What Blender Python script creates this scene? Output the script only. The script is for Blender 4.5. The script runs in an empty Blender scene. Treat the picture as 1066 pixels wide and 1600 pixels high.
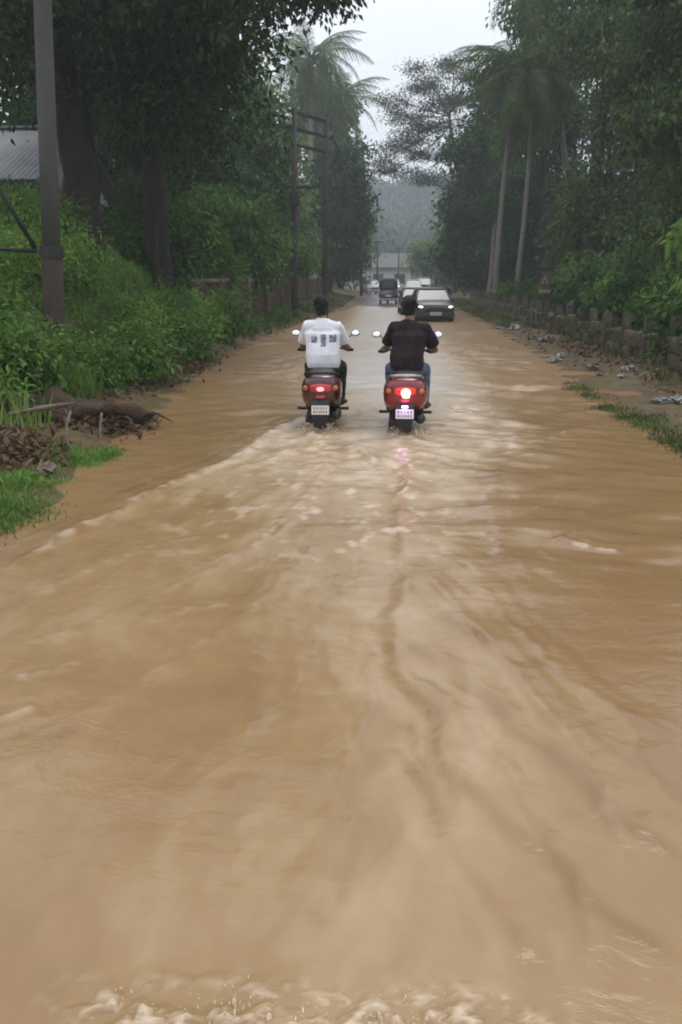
import bpy, bmesh, math, random
import numpy as np
from mathutils import Vector, Matrix, noise as mnoise

R = math.radians
random.seed(7)
rng = np.random.default_rng(11)
scene = bpy.context.scene
COL = scene.collection

# ------------------------------------------------------------------ camera
CAM_H = 1.75
FPX = 1300.0                      # focal length in photograph pixels (1066 x 1600)
PITCH = math.atan(366.0 / FPX)
YAW = math.atan(67.0 / (FPX / math.cos(PITCH)))
cam_data = bpy.data.cameras.new('camera')
cam_data.sensor_fit = 'VERTICAL'
cam_data.sensor_height = 36.0
cam_data.lens = 36.0 * FPX / 1600.0
cam_data.clip_start = 0.05
cam_data.clip_end = 3000.0
cam = bpy.data.objects.new('camera', cam_data)
COL.objects.link(cam)
cam.location = (0, 0, CAM_H)
cam.rotation_euler = (math.pi / 2 - PITCH, 0, YAW)
scene.camera = cam

# ------------------------------------------------------------------ overcast sky
world = bpy.data.worlds.new('World')
scene.world = world
world.use_nodes = True
wn = world.node_tree.nodes
wl = world.node_tree.links
wn.clear()
w_out = wn.new('ShaderNodeOutputWorld')
w_bg = wn.new('ShaderNodeBackground')
w_sky = wn.new('ShaderNodeTexSky')
w_sky.sky_type = 'NISHITA'
w_sky.sun_disc = False
SUN_EL, SUN_ROT = R(62), R(-20)
w_sky.sun_elevation = SUN_EL
w_sky.sun_rotation = SUN_ROT
w_sky.air_density = 1.0
w_sky.dust_density = 3.0
w_hs = wn.new('ShaderNodeHueSaturation')
w_hs.inputs['Saturation'].default_value = 0.25
w_mix = wn.new('ShaderNodeMix')
w_mix.data_type = 'RGBA'
w_mix.inputs[0].default_value = 0.85          # closed cloud deck in front of the blue
# even overcast: somewhat brighter overhead than at the horizon
w_tc = wn.new('ShaderNodeTexCoord')
w_sep = wn.new('ShaderNodeSeparateXYZ')
w_up = wn.new('ShaderNodeMath'); w_up.operation = 'MAXIMUM'; w_up.inputs[1].default_value = 0.0
w_cie = wn.new('ShaderNodeMath'); w_cie.operation = 'MULTIPLY_ADD'; w_cie.inputs[1].default_value = .52; w_cie.inputs[2].default_value = .48
w_scl = wn.new('ShaderNodeVectorMath'); w_scl.operation = 'SCALE'; w_scl.inputs[0].default_value = (10.5, 10.85, 11.8)
wl.new(w_tc.outputs['Generated'], w_sep.inputs[0])
wl.new(w_sep.outputs['Z'], w_up.inputs[0])
wl.new(w_up.outputs[0], w_cie.inputs[0])
wl.new(w_cie.outputs[0], w_scl.inputs['Scale'])
wl.new(w_scl.outputs[0], w_mix.inputs[7])
wl.new(w_sky.outputs[0], w_hs.inputs['Color'])
wl.new(w_hs.outputs[0], w_mix.inputs[6])
wl.new(w_mix.outputs[2], w_bg.inputs['Color'])
w_bg.inputs['Strength'].default_value = 0.13
wl.new(w_bg.outputs[0], w_out.inputs['Surface'])

sun_data = bpy.data.lights.new('sun', 'SUN')
sun_data.energy = 0.8
sun_data.angle = R(25)
sun_data.color = (1.0, 0.97, 0.92)
sun = bpy.data.objects.new('sun', sun_data)
COL.objects.link(sun)
sun.rotation_euler = (R(90) - SUN_EL, 0, R(160))

scene.view_settings.view_transform = 'Standard'
scene.view_settings.look = 'None'
scene.view_settings.exposure = 0.35
scene.view_settings.gamma = 1.0
scene.view_settings.use_curve_mapping = False
scene.render.engine = 'CYCLES'
scene.cycles.use_denoising = True
scene.cycles.use_adaptive_sampling = True
scene.cycles.adaptive_threshold = 0.03
scene.cycles.max_bounces = 5
scene.cycles.diffuse_bounces = 3
scene.cycles.glossy_bounces = 3
scene.cycles.transmission_bounces = 4
scene.cycles.volume_bounces = 1
scene.cycles.transparent_max_bounces = 4
scene.cycles.filter_width = 1.9


# ------------------------------------------------------------------ helpers
def ray(px, py):
    c = Vector(((px - 533.0) / FPX, (800.0 - py) / FPX, -1.0))
    return cam.rotation_euler.to_matrix() @ c


def G(px, py, z=0.0):
    """Where the sight line of a photograph pixel meets the level z."""
    d = ray(px, py)
    t = (z - CAM_H) / d.z
    return (d.x * t, d.y * t)


def smooth(e0, e1, x):
    t = np.clip((np.asarray(x, float) - e0) / (e1 - e0), 0, 1)
    return t * t * (3 - 2 * t)


_P = rng.permutation(512)
_P = np.concatenate([_P, _P, _P])
_GR = rng.uniform(0, 2 * math.pi, 512)


def pnoise(x, y):
    xi = np.floor(x).astype(int); yi = np.floor(y).astype(int)
    xf = x - xi; yf = y - yi
    u = xf * xf * xf * (xf * (xf * 6 - 15) + 10)
    v = yf * yf * yf * (yf * (yf * 6 - 15) + 10)

    def g(ix, iy, dx, dy):
        h = _GR[_P[(_P[ix & 511] + iy) & 511]]
        return np.cos(h) * dx + np.sin(h) * dy
    a = g(xi, yi, xf, yf); b = g(xi + 1, yi, xf - 1, yf)
    c = g(xi, yi + 1, xf, yf - 1); d = g(xi + 1, yi + 1, xf - 1, yf - 1)
    return (a + (b - a) * u) * (1 - v) + (c + (d - c) * u) * v


def fbm(x, y, o=4, lac=2.03, gain=0.5):
    s = np.zeros_like(np.asarray(x, float)); a = 1.0
    for i in range(o):
        s = s + a * pnoise(x * lac ** i + 17.3 * i, y * lac ** i - 9.1 * i)
        a *= gain
    return s


def tag(o, label=None, cat=None, group=None, kind=None):
    if label: o['label'] = label
    if cat: o['category'] = cat
    if group: o['group'] = group
    if kind: o['kind'] = kind
    return o


def empty(name, loc=(0, 0, 0), rz=0.0):
    o = bpy.data.objects.new(name, None)
    o.empty_display_size = 0.2
    COL.objects.link(o)
    o.location = loc
    o.rotation_euler = (0, 0, rz)
    return o


def link_mesh(name, me, mat=None, parent=None, loc=None, rot=None):
    o = bpy.data.objects.new(name, me)
    COL.objects.link(o)
    if mat is not None:
        if len(me.materials) == 0: me.materials.append(mat)
        else: me.materials[0] = mat
    if parent is not None: o.parent = parent
    if loc is not None: o.location = loc
    if rot is not None: o.rotation_euler = rot
    return o


def np_mesh(name, V, F, smooth_shade=False):
    """Mesh from numpy: V (n,3), F (m,k)."""
    V = np.ascontiguousarray(V, dtype=np.float32); F = np.ascontiguousarray(F, dtype=np.int32)
    me = bpy.data.meshes.new(name)
    k = F.shape[1]
    me.vertices.add(len(V)); me.vertices.foreach_set('co', V.ravel())
    me.loops.add(F.size); me.loops.foreach_set('vertex_index', F.ravel())
    me.polygons.add(len(F))
    me.polygons.foreach_set('loop_start', np.arange(0, F.size, k, dtype=np.int32))
    me.polygons.foreach_set('loop_total', np.full(len(F), k, dtype=np.int32))
    me.polygons.foreach_set('use_smooth', np.full(len(F), smooth_shade, dtype=bool))
    me.update(calc_edges=True)
    return me


def copy_tree(o, parent=None):
    c = o.copy()
    COL.objects.link(c)
    if parent is not None:
        c.parent = parent
    for ch in o.children:
        copy_tree(ch, c)
    return c


class MB:
    """Collects shapes for ONE mesh object."""
    def __init__(self):
        self.v = []; self.f = []

    def add(self, vs, fs):
        b = len(self.v)
        self.v += [tuple(p) for p in vs]
        self.f += [tuple(i + b for i in f) for f in fs]
        return self

    def box(self, c, s, rot=None, taper=1.0):
        hx, hy, hz = s[0] / 2, s[1] / 2, s[2] / 2
        pts = []
        for sz in (-1, 1):
            t = taper if sz > 0 else 1.0
            for sx, sy in ((-1, -1), (1, -1), (1, 1), (-1, 1)):
                pts.append(Vector((sx * hx * t, sy * hy * t, sz * hz)))
        if rot is not None:
            m = Matrix.Rotation(rot[2], 3, 'Z') @ Matrix.Rotation(rot[1], 3, 'Y') @ Matrix.Rotation(rot[0], 3, 'X')
            pts = [m @ p for p in pts]
        c = Vector(c)
        return self.add([p + c for p in pts], [(3, 2, 1, 0), (4, 5, 6, 7), (0, 1, 5, 4), (1, 2, 6, 5), (2, 3, 7, 6), (3, 0, 4, 7)])

    def loft(self, rings, caps=True):
        n = len(rings[0]); vs = [p for r in rings for p in r]; fs = []
        for i in range(len(rings) - 1):
            for j in range(n):
                a = i * n + j; b = i * n + (j + 1) % n
                fs.append((a, b, b + n, a + n))
        if caps:
            fs.append(tuple(reversed(range(n))))
            fs.append(tuple(range((len(rings) - 1) * n, len(rings) * n)))
        return self.add(vs, fs)

    def tube(self, path, radii, n=8, caps=True, flat=None, dome=False):
        path = [Vector(p) for p in path]
        if not hasattr(radii, '__len__'): radii = [radii] * len(path)
        radii = list(radii)
        if dome:
            d0 = (path[0] - path[1]).normalized(); d1 = (path[-1] - path[-2]).normalized()
            r0, r1 = radii[0], radii[-1]
            path = [path[0] + d0 * r0 * .95, path[0] + d0 * r0 * .6] + path + [path[-1] + d1 * r1 * .6, path[-1] + d1 * r1 * .95]
            radii = [r0 * .3, r0 * .8] + radii + [r1 * .8, r1 * .3]
        rings = []
        prev = None
        for i, p in enumerate(path):
            a = path[max(i - 1, 0)]; b = path[min(i + 1, len(path) - 1)]
            t = (b - a)
            t = t.normalized() if t.length > 1e-9 else Vector((0, 0, 1))
            if prev is None:
                ref = Vector((0, 0, 1)) if abs(t.z) < 0.9 else Vector((1, 0, 0))
                s = t.cross(ref).normalized()
            else:
                s = (prev - t * prev.dot(t))
                s = s.normalized() if s.length > 1e-6 else t.orthogonal().normalized()
            prev = s
            u = t.cross(s)
            rr = radii[i]
            fx = flat or 1.0
            rings.append([p + s * (math.cos(2 * math.pi * k / n) * rr) + u * (math.sin(2 * math.pi * k / n) * rr * fx) for k in range(n)])
        return self.loft(rings, caps)

    def ball(self, c, r, nu=12, nv=8, rot=None):
        c = Vector(c)
        if not hasattr(r, '__len__'): r = (r, r, r)
        m = Matrix.Identity(3)
        if rot is not None:
            m = Matrix.Rotation(rot[2], 3, 'Z') @ Matrix.Rotation(rot[1], 3, 'Y') @ Matrix.Rotation(rot[0], 3, 'X')
        rings = []
        for i in range(nv + 1):
            th = math.pi * (0.03 + 0.94 * i / nv)
            rings.append([c + m @ Vector((r[0] * math.sin(th) * math.cos(2 * math.pi * k / nu), r[1] * math.sin(th) * math.sin(2 * math.pi * k / nu), -r[2] * math.cos(th))) for k in range(nu)])
        return self.loft(rings)

    def ring(self, c, rmaj, rmin, n=24, m=8, axis='X', squash=1.0):
        rings = []
        for i in range(n):
            a = 2 * math.pi * i / n
            r = []
            for k in range(m):
                b = 2 * math.pi * k / m
                rad = rmaj + rmin * math.cos(b); off = rmin * math.sin(b) * squash
                if axis == 'X': r.append((c[0] + off, c[1] + rad * math.cos(a), c[2] + rad * math.sin(a)))
                else: r.append((c[0] + rad * math.cos(a), c[1] + off, c[2] + rad * math.sin(a)))
            rings.append(r)
        vs = [p for r in rings for p in r]; fs = []
        for i in range(n):
            for k in range(m):
                a = i * m + k; b = i * m + (k + 1) % m; c2 = ((i + 1) % n) * m + (k + 1) % m; d = ((i + 1) % n) * m + k
                fs.append((a, b, c2, d))
        return self.add(vs, fs)

    def mesh(self, name, sm=False, bevel=0.0):
        me = bpy.data.meshes.new(name)
        me.from_pydata(self.v, [], self.f)
        bm = bmesh.new(); bm.from_mesh(me)
        if bevel > 0:
            es = [e for e in bm.edges if len(e.link_faces) == 2 and e.calc_face_angle(0) > R(35)]
            bmesh.ops.bevel(bm, geom=es, offset=bevel, segments=2, affect='EDGES', profile=0.5)
        bmesh.ops.recalc_face_normals(bm, faces=bm.faces)
        bm.to_mesh(me); bm.free()
        me.update()
        if sm:
            me.polygons.foreach_set('use_smooth', [True] * len(me.polygons))
            if sm == 'auto':
                me.set_sharp_from_angle(angle=R(40))
        return me

    def build(self, name, mat, parent=None, sm=False, bevel=0.0):
        return link_mesh(name, self.mesh(name, sm, bevel), mat, parent)


def sring(y, zc, a, b, e=2.6, n=20, xc=0.0, axis='Y', flat_bottom=None):
    """Superellipse ring across the travel axis."""
    out = []
    for k in range(n):
        t = 2 * math.pi * k / n
        c, s = math.cos(t), math.sin(t)
        x = a * math.copysign(abs(c) ** (2 / e), c); z = b * math.copysign(abs(s) ** (2 / e), s)
        if axis == 'Y': out.append((xc + x, y, zc + z))
        else: out.append((xc + x, zc + z, y))      # axis Z: y is height, zc the y centre
    return out


def fuse(mb, name, voxel, smooth_it=6, fold=0.0, fscale=9.0, fvec=(1, 1, 1)):
    """Voxel-fuse overlapping closed shapes into one continuous surface."""
    me = mb.mesh(name + '_raw')
    o = bpy.data.objects.new(name + '_raw', me)
    tmp = bpy.data.scenes.new('shaping')           # small scene of its own, so that only this shape is evaluated
    tmp.collection.objects.link(o)
    m = o.modifiers.new('r', 'REMESH'); m.mode = 'VOXEL'; m.voxel_size = voxel
    s = o.modifiers.new('s', 'SMOOTH'); s.factor = 0.5; s.iterations = smooth_it
    vl = tmp.view_layers[0]
    vl.update()
    dg = vl.depsgraph
    out = bpy.data.meshes.new_from_object(o.evaluated_get(dg))
    bpy.data.objects.remove(o); bpy.data.meshes.remove(me); bpy.data.scenes.remove(tmp)
    out.name = name
    if fold > 0:
        nrm = [v.normal.copy() for v in out.vertices]
        for v, nv in zip(out.vertices, nrm):
            p = Vector((v.co.x * fvec[0], v.co.y * fvec[1], v.co.z * fvec[2])) * fscale
            v.co += nv * (mnoise.noise(p) * fold + mnoise.noise(p * 2.1) * fold * .5)
    out.polygons.foreach_set('use_smooth', [True] * len(out.polygons))
    out.update()
    return out


# ------------------------------------------------------------------ materials
def new_mat(name):
    m = bpy.data.materials.new(name); m.use_nodes = True
    n = m.node_tree.nodes; l = m.node_tree.links
    return m, n, l, n['Principled BSDF']


def pm(name, c1, c2=None, scale=4.0, rough=0.6, spec=0.4, bump=0.0, bscale=None, metal=0.0, stretch=(1, 1, 1), coat=0.0, detail=5.0, emit=None, estr=0.0, sharp=0.25):
    m, n, l, b = new_mat(name)
    b.inputs['Roughness'].default_value = rough
    b.inputs['Specular IOR Level'].default_value = spec
    b.inputs['Metallic'].default_value = metal
    b.inputs['Coat Weight'].default_value = coat
    if emit:
        b.inputs['Emission Color'].default_value = (*emit, 1); b.inputs['Emission Strength'].default_value = estr
    if c2 is None:
        c2 = tuple(c * 0.75 for c in c1)
    tc = n.new('ShaderNodeTexCoord'); mp = n.new('ShaderNodeMapping'); mp.inputs['Scale'].default_value = stretch
    l.new(tc.outputs['Object'], mp.inputs['Vector'])
    nz = n.new('ShaderNodeTexNoise'); nz.inputs['Scale'].default_value = scale; nz.inputs['Detail'].default_value = detail
    nz.inputs['Roughness'].default_value = 0.62
    l.new(mp.outputs[0], nz.inputs['Vector'])
    cr = n.new('ShaderNodeValToRGB')
    cr.color_ramp.elements[0].position = 0.5 - sharp; cr.color_ramp.elements[1].position = 0.5 + sharp
    cr.color_ramp.elements[0].color = (*c2, 1); cr.color_ramp.elements[1].color = (*c1, 1)
    l.new(nz.outputs['Fac'], cr.inputs['Fac']); l.new(cr.outputs['Color'], b.inputs['Base Color'])
    if bump > 0:
        nb = n.new('ShaderNodeTexNoise'); nb.inputs['Scale'].default_value = bscale or scale * 4; nb.inputs['Detail'].default_value = 6
        l.new(mp.outputs[0], nb.inputs['Vector'])
        bp = n.new('ShaderNodeBump'); bp.inputs['Strength'].default_value = bump; bp.inputs['Distance'].default_value = 0.05
        l.new(nb.outputs['Fac'], bp.inputs['Height']); l.new(bp.outputs[0], b.inputs['Normal'])
    return m


def leaf_mat(name, dark, light, transl=0.3, rough=0.45, yellow=None):
    m, n, l, b = new_mat(name)
    g = n.new('ShaderNodeNewGeometry'); cr = n.new('ShaderNodeValToRGB')
    cr.color_ramp.elements[0].color = (*dark, 1); cr.color_ramp.elements[1].color = (*light, 1)
    if yellow:
        e = cr.color_ramp.elements.new(0.93); e.color = (*light, 1)
        cr.color_ramp.elements[2].color = (*yellow, 1)
    l.new(g.outputs['Random Per Island'], cr.inputs['Fac'])
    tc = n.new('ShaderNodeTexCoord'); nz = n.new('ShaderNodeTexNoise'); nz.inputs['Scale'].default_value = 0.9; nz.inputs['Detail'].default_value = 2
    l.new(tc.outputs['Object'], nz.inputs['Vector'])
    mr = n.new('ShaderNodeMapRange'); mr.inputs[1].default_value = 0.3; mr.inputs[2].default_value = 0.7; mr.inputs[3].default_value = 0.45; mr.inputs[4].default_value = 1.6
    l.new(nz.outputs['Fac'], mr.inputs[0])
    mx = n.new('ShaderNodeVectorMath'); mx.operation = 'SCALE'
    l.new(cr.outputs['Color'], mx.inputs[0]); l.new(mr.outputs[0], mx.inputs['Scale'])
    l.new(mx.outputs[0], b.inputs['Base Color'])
    b.inputs['Roughness'].default_value = rough + .12; b.inputs['Specular IOR Level'].default_value = 0.18
    tr = n.new('ShaderNodeBsdfTranslucent'); l.new(mx.outputs[0], tr.inputs['Color'])
    ms = n.new('ShaderNodeMixShader'); ms.inputs[0].default_value = transl
    l.new(b.outputs[0], ms.inputs[1]); l.new(tr.outputs[0], ms.inputs[2])
    l.new(ms.outputs[0], n['Material Output'].inputs['Surface'])
    return m


M = {}
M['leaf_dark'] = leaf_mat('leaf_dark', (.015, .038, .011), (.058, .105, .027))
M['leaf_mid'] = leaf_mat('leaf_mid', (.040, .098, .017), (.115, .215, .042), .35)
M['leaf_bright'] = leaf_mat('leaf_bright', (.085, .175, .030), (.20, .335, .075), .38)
M['leaf_olive'] = leaf_mat('leaf_olive', (.026, .056, .014), (.11, .165, .040), .35, yellow=(.17, .19, .06))
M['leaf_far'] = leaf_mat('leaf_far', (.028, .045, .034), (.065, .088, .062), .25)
M['leaf_fresh'] = leaf_mat('leaf_fresh', (.06, .125, .03), (.15, .24, .065), yellow=(.2, .2, .06))
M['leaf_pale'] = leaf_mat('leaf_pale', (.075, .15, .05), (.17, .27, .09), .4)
M['leaf_airy'] = leaf_mat('leaf_airy', (.05, .075, .04), (.10, .125, .065))
M['frond'] = leaf_mat('frond', (.04, .078, .02), (.115, .16, .04), yellow=(.2, .16, .05))
M['frond_dry'] = leaf_mat('frond_dry', (.14, .085, .035), (.26, .17, .07))
M['grass_olive'] = leaf_mat('grass_olive', (.05, .075, .018), (.10, .13, .035), yellow=(.13, .10, .045))
M['weed'] = leaf_mat('weed', (.085, .17, .03), (.20, .32, .075), .38, yellow=(.26, .29, .09))
M['grass'] = leaf_mat('grass', (.06, .14, .02), (.14, .26, .045), yellow=(.16, .17, .05))
M['dead_leaf'] = leaf_mat('dead_leaf', (.05, .032, .02), (.16, .105, .06), transl=0.1)
M['bark'] = pm('bark', (.045, .037, .03), (.018, .015, .013), 5, .9, .2, .6, 14, stretch=(1, 1, .35))
M['bark_pale'] = pm('bark_pale', (.30, .27, .23), (.17, .15, .125), 5, .85, .2, .4, 12, stretch=(1, 1, 3))
M['twig'] = pm('twig', (.09, .07, .05), (.05, .04, .03), 8, .9, .2)
M['pale_stick'] = pm('pale_stick', (.20, .165, .12), (.10, .08, .055), 12, .85, .2)
M['log'] = pm('log', (.085, .055, .035), (.035, .024, .017), 6, .9, .2, .9, 16)
M['concrete_pole'] = pm('concrete_pole', (.118, .112, .108), (.07, .067, .064), 2.2, .85, .25, .25, 22, stretch=(1, 1, .4))
M['rusty'] = pm('rusty', (.085, .064, .052), (.045, .036, .031), 3, .85, .25, .3, 20, stretch=(1, 1, .5))
M['dark_iron'] = pm('dark_iron', (.035, .035, .034), (.02, .018, .016), 8, .6, .4, metal=.2)
M['iron_pole'] = pm('iron_pole', (.07, .062, .056), (.035, .03, .028), 3, .75, .3, .2, 15)
M['wire'] = pm('wire', (.02, .02, .02), None, 3, .6, .3)
M['insulator'] = pm('insulator', (.25, .2, .18), None, 3, .3, .5)
M['plaster'] = pm('plaster', (.52, .52, .5), (.36, .36, .34), 1.4, .85, .2, .1, 14)
M['sheet_roof'] = pm('sheet_roof', (.24, .25, .255), (.14, .145, .15), 1.2, .7, .4, .1, 8)
M['far_roof'] = pm('far_roof', (.14, .13, .13), (.09, .085, .085), .8, .8, .3)
M['far_wall'] = pm('far_wall', (.7, .69, .66), (.5, .49, .46), .5, .85, .2)
M['laterite'] = pm('laterite', (.125, .080, .052), (.055, .040, .028), 2.0, .95, .15, .8, 9)
M['coping'] = pm('coping', (.20, .17, .14), (.10, .085, .07), 3, .9, .2, .4, 14)
M['fence_stone'] = pm('fence_stone', (.175, .145, .10), (.065, .062, .036), 3.2, .92, .2, .8, 14)
M['fence_post'] = pm('fence_post', (.13, .11, .088), (.05, .044, .034), 4, .92, .2, .6, 18)
M['black_plastic'] = pm('black_plastic', (.022, .022, .023), (.014, .014, .015), 6, .5, .4)
M['rubber'] = pm('rubber', (.03, .027, .024), (.016, .015, .014), 9, .8, .25)
M['steel'] = pm('steel', (.45, .45, .46), (.3, .3, .31), 9, .3, .5, metal=.9)
M['dark_metal'] = pm('dark_metal', (.06, .058, .056), (.03, .03, .03), 9, .5, .4, metal=.6)
M['seat_vinyl'] = pm('seat_vinyl', (.024, .022, .022), (.014, .013, .013), 14, .5, .35, .1, 60)
M['red_paint'] = pm('red_paint', (.21, .008, .012), (.16, .006, .009), 3, .25, .5, coat=.7)
M['maroon_paint'] = pm('maroon_paint', (.085, .007, .010), (.06, .005, .008), 3, .28, .5, coat=.7)
M['mirror'] = pm('mirror', (.92, .93, .95), (.9, .91, .93), 3, .06, .5, metal=1.0)
M['skin'] = pm('skin', (.23, .115, .07), (.19, .09, .055), 12, .55, .35)
M['hair'] = pm('hair', (.014, .011, .010), (.007, .006, .006), 40, .5, .35, .8, 120)
M['dark_trouser'] = pm('dark_trouser', (.035, .033, .036), (.02, .019, .021), 10, .9, .15, .3, 120)
M['jeans'] = pm('jeans', (.115, .16, .24), (.06, .09, .15), 7, .9, .15, .3, 140)
M['shoe'] = pm('shoe', (.05, .045, .04), (.03, .028, .026), 9, .7, .3)
M['dark_shirt'] = pm('dark_shirt', (.034, .021, .026), (.022, .014, .018), 8, .9, .12, .2, 150)
M['eye_white'] = pm('eye_white', (.7, .68, .64), None, 3, .3, .4)
M['lip'] = pm('lip', (.2, .08, .06), None, 3, .5, .3)
M['silver_paint'] = pm('silver_paint', (.50, .51, .53), (.45, .46, .48), 2, .28, .5, metal=.35, coat=.5)
M['grey_paint'] = pm('grey_paint', (.034, .032, .035), (.024, .023, .026), 2, .3, .4, coat=.25)
M['white_paint'] = pm('white_paint', (.50, .50, .50), (.42, .42, .42), 2, .3, .5, coat=.4)
M['dark_paint'] = pm('dark_paint', (.035, .036, .042), (.028, .029, .034), 2, .28, .5, coat=.5)
M['car_glass'] = pm('car_glass', (.03, .035, .04), (.025, .03, .034), 2, .06, .8)
M['windscreen'] = pm('windscreen', (.06, .066, .07), (.05, .055, .06), 2, .12, .4)
M['plate_white'] = pm('plate_white', (.74, .72, .68), (.66, .63, .58), 5, .5, .3)
M['plate_mark'] = pm('plate_mark', (.16, .13, .12), None, 5, .6, .3)
M['headlight'] = pm('headlight', (.9, .9, .88), None, 3, .2, .5, emit=(1, .95, .86), estr=1.5)
M['tail_red'] = pm('tail_red', (.5, .015, .02), (.42, .01, .015), 5, .15, .6, coat=.5, emit=(1, .04, .05), estr=.08)
M['tail_red_lit'] = pm('tail_red_lit', (.6, .02, .02), (.5, .015, .015), 5, .15, .6, coat=.5, emit=(1, .05, .045), estr=.30)
M['tail_glow'] = pm('tail_glow', (.8, .3, .3), None, 5, .2, .5, emit=(1, .48, .46), estr=.9)
M['tail_glow_lit'] = pm('tail_glow_lit', (.9, .5, .4), None, 5, .2, .5, emit=(1, .62, .42), estr=2.6)
M['violet_led'] = pm('violet_led', (.7, .5, .9), None, 5, .3, .4, emit=(.72, .45, 1.0), estr=5.0)
M['reflector'] = pm('reflector', (.5, .06, .06), None, 5, .2, .6, emit=(1, .1, .1), estr=.12)
M['amber'] = pm('amber', (.45, .16, .02), None, 5, .2, .5)
M['litter_white'] = pm('litter_white', (.27, .26, .24), (.13, .115, .10), 9, .5, .4)
M['litter_blue'] = pm('litter_blue', (.19, .19, .20), (.10, .095, .09), 9, .5, .4)
M['sign_red'] = pm('sign_red', (.20, .05, .04), (.12, .035, .03), 6, .5, .4)
M['sign_white'] = pm('sign_white', (.30, .27, .24), None, 6, .5, .4)
M['rock'] = pm('rock', (.20, .165, .13), (.10, .082, .065), 5, .9, .2, .6, 16)
M['asphalt'] = pm('asphalt', (.085, .078, .072), (.05, .046, .043), .8, .35, .5, .1, 30)


def ground_material():
    m, n, l, b = new_mat('wet_ground')
    tc = n.new('ShaderNodeTexCoord')
    n1 = n.new('ShaderNodeTexNoise'); n1.inputs['Scale'].default_value = .9; n1.inputs['Detail'].default_value = 8
    n2 = n.new('ShaderNodeTexNoise'); n2.inputs['Scale'].default_value = 7; n2.inputs['Detail'].default_value = 8
    l.new(tc.outputs['Object'], n1.inputs['Vector']); l.new(tc.outputs['Object'], n2.inputs['Vector'])
    r1 = n.new('ShaderNodeValToRGB')
    r1.color_ramp.elements[0].position = .36; r1.color_ramp.elements[1].position = .64
    r1.color_ramp.elements[0].color = (.105, .060, .028, 1); r1.color_ramp.elements[1].color = (.085, .072, .026, 1)
    l.new(n1.outputs['Fac'], r1.inputs['Fac'])
    r2 = n.new('ShaderNodeValToRGB')
    r2.color_ramp.elements[0].position = .3; r2.color_ramp.elements[1].position = .7
    r2.color_ramp.elements[0].color = (.55, .55, .55, 1); r2.color_ramp.elements[1].color = (1.25, 1.2, 1.15, 1)
    l.new(n2.outputs['Fac'], r2.inputs['Fac'])
    mx = n.new('ShaderNodeMix'); mx.data_type = 'RGBA'; mx.blend_type = 'MULTIPLY'; mx.inputs[0].default_value = 1
    l.new(r1.outputs[0], mx.inputs[6]); l.new(r2.outputs[0], mx.inputs[7])
    l.new(mx.outputs[2], b.inputs['Base Color'])
    b.inputs['Roughness'].default_value = .7
    b.inputs['Specular IOR Level'].default_value = .22
    bp = n.new('ShaderNodeBump'); bp.inputs['Strength'].default_value = .7; bp.inputs['Distance'].default_value = .05
    l.new(n2.outputs['Fac'], bp.inputs['Height']); l.new(bp.outputs[0], b.inputs['Normal'])
    return m


def water_material():
    m, n, l, b = new_mat('muddy_floodwater')
    tc = n.new('ShaderNodeTexCoord')
    a1 = n.new('ShaderNodeAttribute'); a1.attribute_name = 'churn_sheen'  # stirred silt; the far middle strip also carries painted sky reflection
    a2 = n.new('ShaderNodeAttribute'); a2.attribute_name = 'foam'
    cr = n.new('ShaderNodeValToRGB')
    els = cr.color_ramp.elements
    els[0].position = 0.0; els[0].color = (.220, .131, .060, 1)
    els[1].position = 1.0; els[1].color = (.370, .265, .155, 1)
    e = els.new(.5); e.color = (.272, .176, .085, 1)
    l.new(a1.outputs['Fac'], cr.inputs['Fac'])
    a4 = n.new('ShaderNodeAttribute'); a4.attribute_name = 'sky_sheen'        # sky reflection painted as pale grey on the far middle strip
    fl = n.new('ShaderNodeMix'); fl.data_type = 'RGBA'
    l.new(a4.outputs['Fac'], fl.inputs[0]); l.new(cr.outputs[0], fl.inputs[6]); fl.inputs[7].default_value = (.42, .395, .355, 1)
    fm = n.new('ShaderNodeMix'); fm.data_type = 'RGBA'
    l.new(a2.outputs['Fac'], fm.inputs[0]); l.new(fl.outputs[2], fm.inputs[6]); fm.inputs[7].default_value = (.58, .47, .345, 1)
    l.new(fm.outputs[2], b.inputs['Base Color'])
    b.inputs['IOR'].default_value = 1.33
    b.inputs['Specular IOR Level'].default_value = 0.5
    a3 = n.new('ShaderNodeAttribute'); a3.attribute_name = 'ripple'      # ripples finer than the mesh
    mr = n.new('ShaderNodeMapRange'); mr.inputs[3].default_value = .09; mr.inputs[4].default_value = .34
    mm = n.new('ShaderNodeMath'); mm.operation = 'MAXIMUM'
    l.new(a2.outputs['Fac'], mm.inputs[0]); l.new(a3.outputs['Fac'], mm.inputs[1])
    l.new(mm.outputs[0], mr.inputs[0]); l.new(mr.outputs[0], b.inputs['Roughness'])
    mp = n.new('ShaderNodeMapping'); mp.inputs['Scale'].default_value = (.75, 1.0, 1)
    l.new(tc.outputs['Object'], mp.inputs['Vector'])
    nz = n.new('ShaderNodeTexNoise'); nz.inputs['Scale'].default_value = 7; nz.inputs['Detail'].default_value = 5; nz.inputs['Distortion'].default_value = .5; nz.inputs['Roughness'].default_value = .6
    l.new(mp.outputs[0], nz.inputs['Vector'])
    bp = n.new('ShaderNodeBump'); bp.inputs['Distance'].default_value = .03
    ms = n.new('ShaderNodeMapRange'); ms.inputs[3].default_value = .17; ms.inputs[4].default_value = .55
    l.new(a3.outputs['Fac'], ms.inputs[0]); l.new(ms.outputs[0], bp.inputs['Strength'])
    l.new(nz.outputs['Fac'], bp.inputs['Height']); l.new(bp.outputs[0], b.inputs['Normal'])
    return m


M['ground'] = ground_material()
M['water'] = water_material()


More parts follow.
